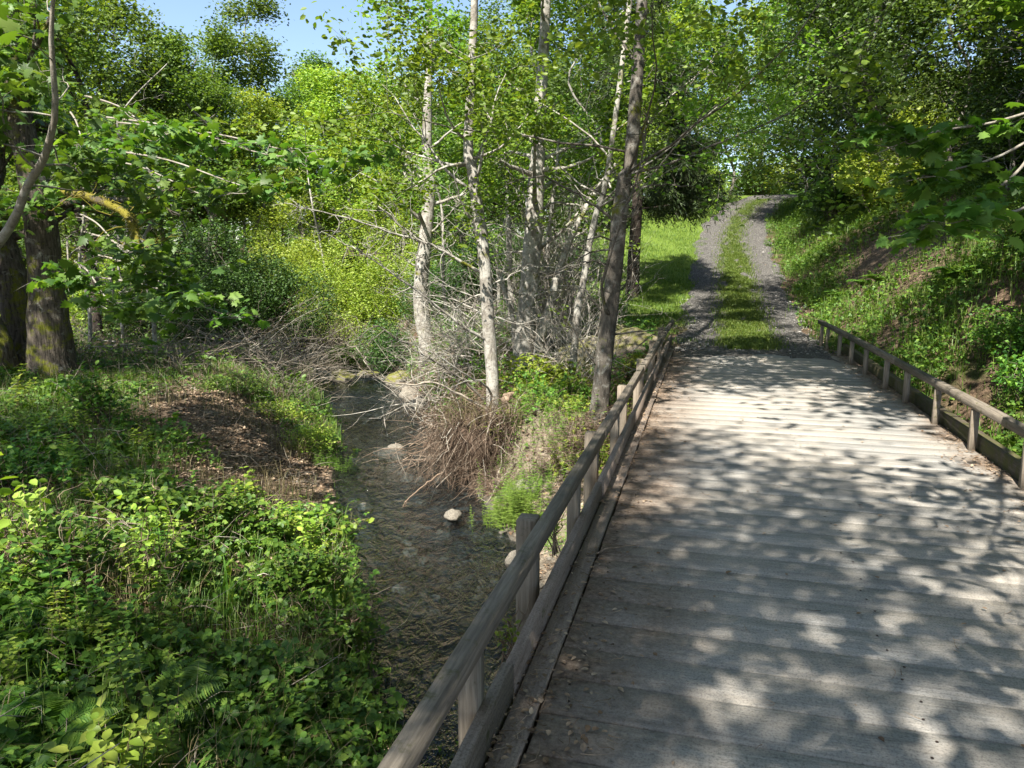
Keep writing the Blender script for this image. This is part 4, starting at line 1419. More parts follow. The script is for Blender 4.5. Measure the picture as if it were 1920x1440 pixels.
leaves(mb, 'trifoliate', pts, rg.uniform(.04, .085, len(pts)) * np.repeat(rg.uniform(.75, 1.5, len(C)), n), .72, droop=.25, rng=rg)
q = rg.integers(0, len(C), 5200)
p0 = C[q] + rg.normal(0, .1, (5200, 3)) * np.array([1, 1, 0])
sticks(sb_, p0, np.stack([rg.normal(0, .7, 5200), rg.normal(0, .7, 5200), np.full(5200, .9)], 1), hgt[q] * 1.3, .003, .3, rng=rg)
tag(mb.build('ground_cover', M['leaf_bramble']), kind='stuff')
tag(sb_.build('undergrowth', M['grass_dry']), kind='stuff')

# grass on the left bank and along the water
def d_lg(x, y, e, sd, s, a):
    return (sd > 0) * (e > -.02) * np.clip(.3 + .5 * vn(x, y, 1.4, 8) + 1.2 * np.exp(-(e / .35) ** 2) * (vn(x, y, 2.0, 12) > -.2) + .9 * np.exp(-(((x + 9) / 3) ** 2 + ((y - 14.6) / 2.2) ** 2)), .02, 1) * np.clip(1 - 1.5 * barespot(x, y), 0, 1)
P = scatter(24000, -16, 1, 2.6, 24, d_lg, 2)
mb = MB()
blades(mb, P, rg.uniform(.12, .42, len(P)), .008, .4, rng=rg)
tag(mb.build('grass', M['grass']), kind='stuff')
P = scatter(9000, -16, 0, 2.6, 20, lambda x, y, e, sd, s, a: (sd > 0) * (e > .3) * np.clip(.1 + .6 * vn(x, y, 1.2, 21), 0, 1), 3)
mb = MB()
blades(mb, P, rg.uniform(.15, .5, len(P)), .007, .55, rng=rg)
tag(mb.build('dry_grass', M['grass_dry']), kind='stuff')

# leaf litter on the banks, the bare path, the road edge and along the kerbs
def d_lit(x, y, e, sd, s, a):
    return np.clip(.35 + .3 * vn(x, y, 1, 31), .1, 1) * (e > .05) * ((sd > 0) * (.35 + 2 * barespot(x, y)) + (sd < 0) * (a < -.9) * .8 * (1 - sm(15, 19, s)) + .8 * np.exp(-(((s - 21) / 4.5) ** 2 + ((a - 4.2) / 1.6) ** 2)))
P = scatter(34000, -14, 9, 3, 26, d_lit, 4)
P[:, 2] += .012
mb = MB()
leaves(mb, 'oval', P, rg.uniform(.03, .085, len(P)), .88, D=rg.normal(0, 1, (len(P), 3)) * np.array([1, 1, .25]), rng=rg)
tag(mb.build('leaf_litter', M['litter']), kind='stuff')
n = 11000
t = rg.uniform(1.2, 14.6, n)
lft = rg.uniform(0, 1, n) < .5
aa = np.where(lft, -.68 + np.abs(rg.normal(0, .2, n)), 2.4 - np.abs(rg.normal(0, .15, n)))
aa = np.where(rg.uniform(0, 1, n) < .12, rg.uniform(-.6, 2.3, n), aa)
keep = rg.uniform(0, 1, n) < np.clip(.5 + .5 * vn(t * 1.0, aa * 0 + lft * 9.0, .8, 77), .05, 1)
t, aa = t[keep], aa[keep]
x, y = xy(t, aa)
P = np.stack([x, y, np.where(aa < -.57, .021, .005) + rg.uniform(0, .012, len(t))], 1)
mb = MB()
k = rg.uniform(0, 1, len(P)) < .55
leaves(mb, 'oval', P[k], rg.uniform(.012, .04, k.sum()), .9, D=rg.normal(0, 1, (k.sum(), 3)) * np.array([1, 1, .15]), rng=rg)
sticks(mb, P[~k], rg.normal(0, 1, ((~k).sum(), 3)) * np.array([1, 1, .05]), rg.uniform(.02, .1, (~k).sum()), .0018, .12, rng=rg)
tag(mb.build('deck_litter', M['litter']), kind='stuff')

# hillside weeds
def d_hill(x, y, e, sd, s, a):
    bare_ = 1.05 * np.exp(-(((s - 20.5) / 3.6) ** 2 + ((a - 4.5) / 1.4) ** 2))
    return (a > 2.62 - .25 * sm(14, 16, s) + .3 * vn(x, y, .7, 47) * sm(13.5, 15, s) + np.clip(aroad(s) - .86, 0, 9)) * (s > 1.5) * np.clip(.55 + .45 * vn(x, y, 1.5, 41), .05, 1) * np.clip(1 - 1.1 * bare_, 0, 1)
P = scatter(110000, 2, 19, 2.5, 38, d_hill, 5)
mb = MB()
k = rg.uniform(0, 1, len(P)) < .5
blades(mb, P[k], rg.uniform(.12, .5, k.sum()), .01, .5, rng=rg)
tag(mb.build('grass', M['grass']), kind='stuff')
mb = MB()
Q = P[~k] + np.stack([np.zeros((~k).sum()), np.zeros((~k).sum()), rg.uniform(.04, .34, (~k).sum())], 1)
leaves(mb, 'trifoliate', Q, rg.uniform(.035, .085, len(Q)), .65, droop=.2, rng=rg)
tag(mb.build('ground_cover', M['leaf_bramble']), kind='stuff')
P = scatter(9000, 3, 24, 20, 48, lambda x, y, e, sd, s, a: (a > 3.2 + np.clip(aroad(s) - .86, 0, 9)) * np.clip(.6 + .5 * vn(x, y, 2, 43), .05, 1), 6, near=False)
mb = MB()
leaves(mb, 'oval', P + np.array([0, 0, 1.]) * rg.uniform(.05, .6, (len(P), 1)), rg.uniform(.08, .2, len(P)), .5, rng=rg)
tag(mb.build('hillside_undergrowth', M['leaf_wood']), kind='stuff')

OCT = np.array([(1, 0, 0), (-1, 0, 0), (0, 1, 0), (0, -1, 0), (0, 0, .7), (0, 0, -.7), (.6, .6, .45), (-.6, .6, .4)])
OF = np.array([(0, 6, 4), (6, 2, 4), (2, 7, 4), (7, 1, 4), (1, 3, 4), (3, 0, 4), (0, 2, 6), (1, 7, 2)])
n = 2600
t = 13.4 + 24 * rg.uniform(0, 1, n) ** 1.6
lat = np.where(rg.uniform(0, 1, n) < .6, rg.choice([-1, 1], n) * rg.normal(1.25, .16, n), rg.uniform(-1.2, 1.2, n))
x, y = xy(t, aroad(t) + lat)
r_ = rg.uniform(.008, .026, n) * (1 + (rg.uniform(0, 1, n) < .06) * 1.2)
V = np.stack([x, y, zroad(t) - .01], 1)[:, None] + OCT[None] * r_[:, None, None] * rg.uniform(.6, 1.2, (n, 8, 1))
mb = MB(); mb.add(V.reshape(-1, 3), (OF[None] + np.arange(n)[:, None, None] * 8).reshape(-1, 3))
tag(mb.build('gravel_stones', M['loose']), kind='stuff')

# lawn and the grass strip down the middle of the road
def d_lawn(x, y, e, sd, s, a):
    return (sd < 0) * (e > .4) * (a < aroad(s) - 1.3 + .25 * vn(x, y, .8, 51)) * sm(14.5, 17.5, s) * sm(-9, -6.5, a - 0 * s) * np.clip(.75 + .3 * vn(x, y, 1.2, 52), .1, 1)
P = scatter(85000, -4, 9, 13, 46, d_lawn, 7)
mb = MB()
blades(mb, P, rg.uniform(.04, .12, len(P)), .012, .45, rng=rg)
tag(mb.build('lawn_grass', M['grass_lawn']), kind='stuff')
n = 120000
t = 14.2 + 28 * rg.uniform(0, 1, n) ** 1.4
lat = rg.normal(0, .25, n)
dens = np.clip(.8 + .5 * vn(t, lat * 2.5, .8, 54), 0, 1) * sm(14.3, 15.3, t) * (1 - .65 * sm(26, 31, t))
k = rg.uniform(0, 1, n) < dens
t, lat = t[k], lat[k]
x, y = xy(t, aroad(t) - .02 + lat)
mb = MB()
blades(mb, np.stack([x, y, zroad(t) - .015], 1), rg.uniform(.03, .1, len(t)), .013, .55, rng=rg)
tag(mb.build('grass_strip', M['grass_lawn']), kind='stuff')

# alder bank: brambles, ivy-like cover and dead stalks
def d_bank(x, y, e, sd, s, a):
    return (sd < 0) * (e > .15) * (a < -.95) * np.clip(.45 + .5 * vn(x, y, 1.1, 61), .02, 1) * sm(11.2, 12.5, y) * (1 - .85 * sm(19, 23, s)) * (x > -5)
P = scatter(14000, -5, 3, 10, 24, d_bank, 8)
mb = MB()
leaves(mb, 'trifoliate', P + np.array([0, 0, 1.]) * rg.uniform(.03, .38, (len(P), 1)) * (1 + .6 * vn(P[:, 0], P[:, 1], .7, 62))[:, None].clip(.2, 2), rg.uniform(.035, .07, len(P)), .6, rng=rg)
tag(mb.build('ground_cover', M['leaf_bramble']), kind='stuff')
P = scatter(8500, -5, 2.6, 11, 23, lambda x, y, e, sd, s, a: (sd < 0) * (e > .05) * (a < -1) * np.clip(.5 + .6 * vn(x, y, .9, 63), .03, 1) * (1 - .9 * sm(18, 21, s)), 9)
mb = MB()
sticks(mb, P, np.stack([rg.normal(-.15, .8, len(P)), rg.normal(-.3, .8, len(P)), rg.uniform(.1, 1.0, len(P))], 1), rg.uniform(.2, .95, len(P)), .005, .3, sag=.35, rng=rg)
tag(mb.build('dead_undergrowth', M['deadbrown']), kind='stuff')

P = scatter(2600, -1, 2.4, 8, 13.2, lambda x, y, e, sd, s, a: (sd < 0) * (e > 1.0) * (a < -.95) * np.clip(.5 + .6 * vn(x, y, .7, 64), .03, 1), 12)
mb = MB()
leaves(mb, 'trifoliate', P + np.array([0, 0, 1.]) * rg.uniform(.03, .3, (len(P), 1)), rg.uniform(.03, .06, len(P)), .6, rng=rg)
tag(mb.build('ground_cover', M['leaf_bright']), kind='stuff')
P = scatter(1500, -1.4, 2.4, 8, 13.2, lambda x, y, e, sd, s, a: (sd < 0) * (e > .35) * (a < -.95) * np.clip(.5 + .6 * vn(x, y, .6, 65), .03, 1), 13)
mb = MB()
sticks(mb, P + np.array([0, 0, .02]), rg.normal(0, 1, (len(P), 3)) * np.array([1, 1, .2]), rg.uniform(.1, .5, len(P)), .003, .25, rng=rg)
tag(mb.build('dead_stalk_litter', M['deadwood']), kind='stuff')

# far bank: rough cover beyond the pool
def d_far(x, y, e, sd, s, a):
    return (e > .2) * (a < -3) * np.clip(.55 + .5 * vn(x, y, 2.2, 66), .05, 1)
P = scatter(15000, -34, 4, 18, 50, d_far, 10)
mb = MB()
leaves(mb, 'oval', P + np.array([0, 0, 1.]) * rg.uniform(.03, .6, (len(P), 1)), rg.uniform(.07, .17, len(P)), .5, rng=rg)
tag(mb.build('undergrowth', M['leaf_wood']), kind='stuff')
P = scatter(5000, -20, 0, 17, 40, d_far, 11)
mb = MB()
sticks(mb, P, np.stack([rg.normal(0, .8, len(P)), rg.normal(0, .6, len(P)), rg.uniform(.2, 1.0, len(P))], 1), rg.uniform(.4, 1.9, len(P)), .008, .25, sag=.2, rng=rg)
tag(mb.build('dead_undergrowth', M['deadthin']), kind='stuff')


# ------------------------------------------------------------------ brush piles, roots, logs
def brush(name, label, cat, c, size, n, mat, seed, main=(1, 0, .25), spread=.5, L=(.8, 2.2), r=.008, sag=.2, twigs=3, group=None):
    rng = np.random.default_rng(seed)
    root = empty(name, c, label, cat, group)
    m = MB()
    P = rng.normal(0, .45, (n, 3)) * np.array([size[0], size[1], 0]) + np.array([0, 0, 1.]) * rng.uniform(.0, .7, (n, 1)) * size[2]
    P[:, 2] += G(P[:, 0] + c[0], P[:, 1] + c[1]) - c[2]
    D = np.array(main)[None] + rng.normal(0, spread, (n, 3)) * np.array([1, 1, .7])
    D[rng.uniform(0, 1, n) < .3] *= np.array([-1, 1, 1])
    Q = sticks(m, P, D, rng.uniform(*L, n), rng.uniform(.5, 1.5, n) * r, .16, k=6, sides=4, sag=sag, rng=rng)
    k = n * twigs
    q1 = rng.integers(0, n, k); q2 = rng.integers(2, 6, k)
    sticks(m, Q[q1, q2], nrm(D[q1]) * .8 + rng.normal(0, .6, (k, 3)), rng.uniform(.15, .5, k) * L[1] * .5, r * .4, .3, rng=rng)
    m.build('stem', mat, root)
    return root


def gp(u, v, y):
    p = at(u, v, y)
    return (p[0], p[1], gz(p[0], p[1]))


brush('brush_pile', 'grey pile of sweeping dead branches on the left bank before the dark bush', 'brush pile', gp(500, 620, 20.5), (1.3, .8, 1.0), 190, M['deadwood'], 201, (1, .1, .42), .42, (.8, 2.6), .009, .12)
brush('brush_pile', 'low scatter of dead branches behind the maple leaf sprays', 'brush pile', gp(320, 620, 20), (2.0, 1.0, .7), 90, M['deadwood'], 202, (1, 0, .15), .5, (.8, 2.4), .012, .15)
brush('brush_pile', 'brown dead cane tangle on the far bank under the bright shrub', 'brush pile', gp(620, 600, 25.5), (1.5, .9, 1.6), 260, M['deadthin'], 203, (.3, 0, .9), .5, (.8, 1.9), .008, .3)
brush('twig_thicket', 'dense tangle of grey dead twigs behind the thick pale alder', 'thicket', gp(1040, 640, 16.8), (1.0, .8, 2.2), 420, M['deadsunlit'], 204, (.15, 0, 1.0), .45, (1.0, 3.0), .009, .1)
brush('twig_thicket', 'loose grey twig tangle between the pale alders', 'thicket', gp(870, 640, 15.5), (1.2, .8, 1.8), 340, M['deadsunlit'], 205, (-.5, 0, .5), .6, (.7, 2.1), .0075, .18)
brush('twig_thicket', 'fine dead twigs crowding the dark alder beside the rail', 'thicket', gp(1080, 700, 13.4), (.8, .7, 1.6), 150, M['deadsunlit'], 206, (-.2, 0, .8), .6, (.6, 1.8), .006, .15)
brush('brush_pile', 'pale dead sticks heaped at the foot of the slim dark stemmed alder', 'brush pile', gp(850, 745, 13.2), (.9, .6, .6), 220, M['deadbrown'], 207, (-.4, -.5, .25), .55, (.5, 1.4), .006, .35)
# root mass hanging over the undercut bank
rc = np.array(at(885, 838, 11.75)); rc[2] = -1.35
rng = np.random.default_rng(211)
rm_ = empty('root_mass', rc, 'shaggy brown mass of hanging roots and dead stalks on the undercut bank', 'root mass')
m = MB()
for n, mat_, r0, r1, l0, l1 in ((620, 'rootbrown', .003, .009, .2, .8), (60, 'deadwood', .004, .012, .35, 1.1), (800, 'roots', .002, .006, .2, .7)):
    m = MB()
    ang = rng.uniform(0, 6.28, n); q = np.sqrt(rng.uniform(0, 1, n))
    P = np.stack([np.cos(ang) * q * .8 + .1, np.sin(ang) * q * .45 + .1, rng.uniform(-.4, .65, n)], 1)
    k_ = rng.integers(0, 14, n)                         # roots hang in tufts that point the same way
    tuft = rng.normal(0, .7, (14, 3)) + np.array([-.1, -.45, -.35])
    D = tuft[k_] + rng.normal(0, .35, (n, 3))
    sticks(m, P, D, rng.uniform(l0, l1, n), rng.uniform(r0, r1, n), .3, k=6, sides=4, sag=.3, rng=rng)
    m.build('root', M[mat_], rm_)
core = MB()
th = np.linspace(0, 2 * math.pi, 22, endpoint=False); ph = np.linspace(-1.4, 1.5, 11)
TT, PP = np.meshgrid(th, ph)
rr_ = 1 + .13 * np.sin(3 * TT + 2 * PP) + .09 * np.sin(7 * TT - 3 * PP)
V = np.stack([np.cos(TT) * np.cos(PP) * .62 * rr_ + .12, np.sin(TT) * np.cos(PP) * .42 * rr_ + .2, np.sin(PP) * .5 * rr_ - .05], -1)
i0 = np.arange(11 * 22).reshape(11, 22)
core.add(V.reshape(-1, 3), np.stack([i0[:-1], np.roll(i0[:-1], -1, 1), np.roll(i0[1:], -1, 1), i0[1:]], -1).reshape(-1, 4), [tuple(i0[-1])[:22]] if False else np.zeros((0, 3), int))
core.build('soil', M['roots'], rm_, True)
m = MB()
P = np.stack([rng.normal(.15, .4, 300), rng.normal(.2, .3, 300), .42 + rng.normal(0, .08, 300)], 1)
blades(m, P, rng.uniform(.15, .4, 300), .008, .9, rng=rng, lean=np.array([-.3, -.8, 0]))
m.build('dry_grass', M['grass_dry'], rm_)


def stickthing(name, label, cat, pts, r, mat, seed, side=6, tw=10, group=None):
    """one fallen or hanging branch, with its side twigs"""
    rng = np.random.default_rng(seed)
    base = np.array(pts[0], float)
    P = smooth_path(np.array(pts) - base, 20)
    P[1:] += rng.normal(0, r * .5, (19, 3))
    m = MB(); m.tube(P, np.linspace(r, r * .3, 20), side, .08, rng=rng)
    if tw:
        t = m
        k = rng.integers(4, 20, tw)
        D = nrm(P[-1] - P[0])[None] * .6 + rng.normal(0, .6, (tw, 3))
        Q = sticks(t, P[k], D, rng.uniform(.12, .45, tw) * np.linalg.norm(P[-1] - P[0]) * .5, r * .4, .3, sides=4, rng=rng)
        k2 = rng.integers(0, tw, tw * 2); k3 = rng.integers(1, 5, tw * 2)
        sticks(t, Q[k2, k3], D[k2] + rng.normal(0, .6, (tw * 2, 3)), rng.uniform(.05, .2, tw * 2), r * .2, .3, rng=rng)
    o = m.build(name, mat)
    o.location = base
    return tag(o, label, cat, group)


stickthing('dead_branch', 'lichen covered dead branch reaching out low over the creek from the root bank', 'branch', [at(960, 805, 12.2), at(900, 760, 12), at(860, 738, 11.9), at(830, 724, 11.8), at(800, 716, 11.7), at(770, 722, 11.6), at(722, 716, 11.4), at(702, 700, 11.3), at(685, 680, 11.2), at(668, 650, 11.1)], .022, M['deadwood'], 221, tw=9)
stickthing('dead_branch', 'dark slanting dead bough from the pale alder foot to the far bank', 'branch', [at(950, 790, 12.6), at(900, 740, 12.5), at(850, 700, 12.4), at(800, 670, 12.3), at(745, 635, 12.2), at(700, 610, 12.1)], .028, M['bark_shade'], 222, tw=10)
stickthing('dead_branch', 'stick poking from the root mass down into the water', 'branch', [at(830, 885, 11.4), at(800, 905, 11.1), at(765, 935, 10.7), at(755, 950, 10.55)], .014, M['deadbrown'], 223, tw=2)
stickthing('dead_branch', 'pale bowed stick leaning from the twiggy bank onto the gravel bar', 'branch', [at(905, 775, 12), at(965, 830, 11.6), at(1000, 880, 11.2), at(1030, 950, 10.7)], .016, M['deadwood'], 224, tw=4)
stickthing('dead_branch', 'pale thin stick slanting down to the water edge on the gravel bar', 'branch', [at(1010, 830, 11.8), at(955, 880, 11.3), at(920, 930, 10.8), at(893, 982, 10.4)], .011, M['deadwood'], 225, tw=4)
stickthing('dead_branch', 'forked pale dead branch lying under the dark alder beside the rail', 'branch', [at(1040, 860, 11.4), at(1055, 840, 11.5), at(1075, 825, 11.6), at(1092, 812, 11.7)], .022, M['deadwood'], 226, tw=8)
stickthing('dead_branch', 'grey dead branch lying at the top of the bare path', 'branch', [gp(290, 715, 16.2), gp(300, 735, 15.6), gp(318, 750, 15.2)], .03, M['deadwood'], 227, tw=4)
stickthing('dead_branch', 'pale arched stick in the weeds at the bottom left', 'branch', [at(318, 1165, 5.9), at(350, 1140, 6.0), at(390, 1138, 6.1), at(420, 1160, 6.0)], .009, M['deadwood'], 228, tw=2)
stickthing('twig', 'thin dead twig dangling above the riffle', 'twig', [at(742, 830, 11.2), at(745, 855, 11.2), at(756, 880, 11.2), at(764, 892, 11.2)], .006, M['deadwood'], 229, tw=3)
stickthing('twig', 'small dark twig lying on the edge board beside the kerb', 'twig', [np.array([*xy(4.05, -.56), .024]), np.array([*xy(4.14, -.49), .026]), np.array([*xy(4.22, -.38), .02]), np.array([*xy(4.26, -.33), .018])], .006, M['deadbrown'], 230, tw=2)
stickthing('twig', 'pale twig lying across the deck planks near the far end', 'twig', [np.array([*xy(10.85, 1.2), .012]), np.array([*xy(10.8, 1.45), .014]), np.array([*xy(10.78, 1.7), .012])], .009, M['deadwood'], 231, tw=2)
stickthing('log', 'short sawn log end showing orange wood among the brambles', 'log', [np.array(at(945, 748, 12.3)), np.array(at(975, 735, 13.0)), np.array(at(1000, 722, 13.8))], .07, M['deadbrown'], 232, side=10, tw=0)
stickthing('log', 'pale fallen log lying on the left bank behind the maple', 'log', [gp(200, 640, 21), gp(260, 632, 21.3), gp(330, 628, 21.7)], .1, M['bark_pale'], 233, side=10, tw=3)


# ------------------------------------------------------------------ stones
import bmesh
def stone_mesh(seed, flat, sub=4):
    bm = bmesh.new()
    bmesh.ops.create_icosphere(bm, subdivisions=sub, radius=1)
    o = Vector((seed * 7.3, seed * 3.1, seed))
    for v in bm.verts:
        c = v.co.copy()
        d = 1 + .38 * mnoise.noise(c * .9 + o) + .16 * mnoise.noise(c * 2.3 + o) + .05 * mnoise.noise(c * 6 + o)
        v.co = c * d
        v.co.z *= flat
    me = bpy.data.meshes.new('stone')
    bm.to_mesh(me); bm.free()
    for p in me.polygons: p.use_smooth = True
    return me


SM = {k: [stone_mesh(i + 1, f) for i, f in enumerate((.55, .7, .5, .8))] for k in ('stone', 'stone_moss', 'stone_wall')}
for k in SM:
    for me in SM[k]: me.materials.append(M[k])


def stone(label, u, v, z, r, mk, k, group=None, seed=0, name='stone', sink=.25, xyz=None):
    p = xyz if xyz is not None else (lambda q: (q[0], q[1]))(ray(u, v) * ((z - CAM_Z) / ray(u, v)[2]))
    o = bpy.data.objects.new(name, SM[mk][k])
    o.location = (p[0], p[1], z + r * (.5 - sink))
    rs = random.Random(seed + int(u) * 3 + int(v))
    o.rotation_euler = (rs.uniform(-.2, .2), rs.uniform(-.2, .2), rs.uniform(0, 6.28))
    o.scale = (r * rs.uniform(.9, 1.3), r * rs.uniform(.8, 1.1), r * rs.uniform(.85, 1.1))
    COL.objects.link(o)
    return tag(o, label, 'stone', group)


stone('dark mossy stone standing in the far pool', 640, 712, -2.0, .34, 'stone_moss', 0)
stone('low mossy stone beside the dark one in the far pool', 690, 706, -2.0, .28, 'stone_moss', 2)
stone('pale stone with a green mossy face at the creek bend', 750, 722, -2.0, .42, 'stone_moss', 1)
stone('dark wet boulder under the creek bend bank', 778, 748, -2.0, .42, 'stone', 3)
stone('grey boulder touching the dark wet one at the creek bend', 792, 765, -2.0, .36, 'stone', 1)
stone('small pale stone above the mossy faced stone', 765, 708, -1.95, .25, 'stone', 2)
stone('pale round stone standing in the water beside the gravel bar', 850, 972, -2.0, .14, 'stone', 1)
stone('submerged tan stone breaking the riffle', 735, 855, -2.17, .26, 'stone', 2)
stone('flat pale stone on the gravel bar beside the near rail post', 972, 1052, -1.98, .15, 'stone', 0)
stone('pale half buried stone in the middle of the gravel bar', 985, 925, -1.85, .22, 'stone', 3)
rs = random.Random(8)
for k in range(44):
    t = rs.random()
    yy = 5 + 15 * t
    cx = np.interp(yy, CREEK[:14, 1], CREEK[:14, 0]); hw = np.interp(yy, CREEK[:14, 1], CREEK[:14, 2])
    x = cx + rs.uniform(-.85, .85) * hw
    r = rs.uniform(.05, .13)
    stone('rounded stone on the creek bed under the water', k, k, min(gz(x, yy) - .01, -2.06 - r * .5), r, 'stone', rs.randrange(4), 'stones on the creek bed', xyz=(x, yy))
for k in range(46):
    x = rs.uniform(-.7, 1.6); yy = rs.uniform(7, 12)
    if creek(np.array([x]), np.array([yy]))[0][0] < -.05: continue
    stone('small rounded stone lying on the gravel bar', k, k + 9, gz(x, yy), rs.uniform(.025, .07), 'stone', rs.randrange(4), 'small stones of the gravel bar', xyz=(x, yy))
for lab, s0, a0, r, k, dz in (('tan squared boulder of the abutment, lit on top, behind the dark alder', 15.0, -2.3, .75, 3, .35), ('big tan boulder of the abutment next to the rail end', 14.6, -1.35, .6, 1, .05),
                              ('long tan boulder at the foot of the abutment', 13.6, -1.9, .6, 2, -.2), ('mossy boulder at the top of the bank above the rail end', 16.6, -2.0, .5, 3, .4),
                              ('tan boulder low behind the dark alder trunk', 14.3, -3.0, .55, 0, -.1), ('tan boulder under the end of the deck', 13.5, -.7, .6, 1, -.5)):
    x, y = xy(s0, a0)
    stone(lab, s0 * 10, a0 * 10, gz(x, y) + dz * .5, r, 'stone_wall', k, xyz=(x, y), name='boulder', sink=.35)


# ------------------------------------------------------------------ single plants
def bramble(label, u, v, y, size, n, ls, seed, lm='leaf_bramble', kind='trifoliate', name='bramble', cat='bramble', z=None, stems=22, lift=0.0, xyz=None):
    p = gp(u, v, y) if xyz is None else xyz
    if seed in range(309, 318):
        size = (size[0] * 1.15, size[1] * 1.15, size[2] * 1.45); n = int(n * 1.3)
    return shrub(name, label, (p[0], p[1], p[2] + lift), size, n, kind, ls, M and lm, seed, stems=stems, stem_mat='deadbrown', hollow=.35, up=.68, cat=cat, lumps=8)


bramble('fresh green bramble sprawling at the foot of the thick pale alder', 1000, 745, 13.2, (1.0, .6, .75), 1500, .075, 301, 'leaf_bright')
bramble('bright leafy bramble climbing round the base of the slim dark stemmed alder', 925, 760, 12.0, (.45, .35, .7), 420, .075, 302, 'leaf_bright')
bramble('green bramble clump to the left of the dark alder, by the rail', 1060, 770, 12.6, (.6, .4, .55), 700, .07, 303)
bramble('round bright leafed plant growing from the abutment beside the rail', 1188, 706, 13.4, (.32, .28, .55), 420, .06, 304, 'leaf_bright', 'oval', 'leafy_plant', 'plant')
bramble('tall leafy sapling standing between the grass and the bare path', 195, 800, 11.6, (.75, .55, 1.25), 900, .085, 305, 'leaf_bramble', 'oval', 'sapling', 'sapling')
bramble('bright bushy weed overhanging the left edge of the creek', 560, 790, 13.2, (.8, .6, .5), 2000, .045, 306, 'leaf_bright', 'oval', 'leafy_plant', 'plant')
bramble('light green weed on the left creek edge farther up from the overhanging one', 520, 750, 15.0, (.9, .6, .5), 1500, .045, 307, 'leaf_bright', 'oval', 'leafy_plant', 'plant')
bramble('green weed beside the bare path top, in the shade', 440, 745, 15.8, (.9, .6, .45), 1400, .05, 308, 'leaf_bramble', 'oval', 'leafy_plant', 'plant')
bramble('broad leaved sapling in the bottom left corner', 30, 1120, 6.0, (.55, .4, .75), 170, .12, 309, 'leaf_bright', 'oval', 'sapling', 'sapling')
bramble('yellow green sapling with slender leaves at the bottom left', 300, 1120, 6.2, (.32, .25, .75), 110, .085, 310, 'leaf_bright', 'oval', 'sapling', 'sapling', stems=9)
bramble('bramble with pale new leaves left of the yellow green sapling', 110, 1130, 5.9, (.5, .35, .5), 240, .075, 311)
bramble('leafy bramble mound above the water between the bare path and the creek', 420, 975, 8.2, (.65, .45, .35), 420, .07, 312)
bramble('dense bramble mound in the middle of the left bank', 300, 990, 7.8, (.8, .5, .5), 520, .075, 313)
bramble('leafy bramble at the left edge under the dry grass', 40, 940, 8.6, (.7, .5, .5), 420, .075, 314)
bramble('small leafy bramble right at the creek edge, nearest the rail', 560, 1060, 7.2, (.5, .35, .5), 330, .065, 315)
bramble('bramble hanging over the near water edge', 610, 1130, 6.4, (.45, .35, .45), 260, .06, 316)
bramble('leafy bramble above the bare path end', 545, 950, 9.0, (.4, .35, .3), 240, .065, 317)
bramble('low leafy bramble on the hillside behind the near end of the right rail', 1830, 830, 7.2, (.55, .5, .5), 420, .07, 318)
bramble('dark green leafy plant deep below the right rail', 1880, 890, 6.4, (.5, .45, .6), 320, .075, 319)
bramble('big leaved maple seedling behind the right rail, close to the edge', 1885, 760, 6.6, (.42, .4, .85), 46, .22, 320, 'leaf_maple', 'maple', 'maple_seedling', 'sapling', stems=8)
bramble('big leaved maple seedling farther up behind the right rail', 1868, 705, 7.9, (.3, .3, 1.0), 22, .26, 321, 'leaf_maple', 'maple', 'maple_seedling', 'sapling', stems=6)
bramble('leafy plant growing through the rail beside the second near post', 1085, 960, 4.75, (.12, .16, .3), 60, .04, 322, 'leaf_bright', 'oval', 'leafy_plant', 'plant', stems=8, xyz=(*xy(4.6, -.92), -.15))
bramble('small plant at the kerb under the nearest rail post', 985, 1120, 3.6, (.1, .12, .2), 50, .035, 323, 'leaf_bright', 'oval', 'leafy_plant', 'plant', stems=7, xyz=(*xy(3.15, -.86), -.15))
bramble('leafy vine growing through the rail at the third post', 1155, 830, 6.5, (.1, .25, .3), 80, .045, 324, 'leaf_bright', 'oval', 'leafy_plant', 'plant', stems=8, xyz=(*xy(6.5, -.9), -.12))


def fern_like(label, u, v, y, h, n, seed, name='horsetail', cat='horsetail', lm='horsetail', spread=.3, leafn=34, group=None):
    """feathery upright shoots with whorls of thread-thin leaves"""
    rng = np.random.default_rng(seed)
    p = gp(u, v, y)
    root = empty(name, p, label, cat, group)
    m = MB(); l = MB()
    P = rng.normal(0, spread, (n, 3)) * np.array([1, .7, 0])
    P[:, 2] = G(P[:, 0] + p[0], P[:, 1] + p[1]) - p[2] - .02
    Q = sticks(m, P, np.stack([rng.normal(0, .16, n), rng.normal(0, .16, n), np.ones(n)], 1), rng.uniform(.6, 1.15, n) * h, .0035, .08, k=9, sides=3, rng=rng)
    for j in range(2, 9):
        for q in range(leafn // 7):
            az = rng.uniform(0, 6.28, n)
            D = np.stack([np.cos(az), np.sin(az), np.full(n, .35)], 1)
            sticks(l, Q[:, j], D, rng.uniform(.5, 1, n) * h * .28 * (1.15 - j / 9), .003, .1, k=3, sides=3, sag=.2, rng=rng)
    m.build('stem', M[lm], root)
    l.build('foliage', M[lm], root)
    return root


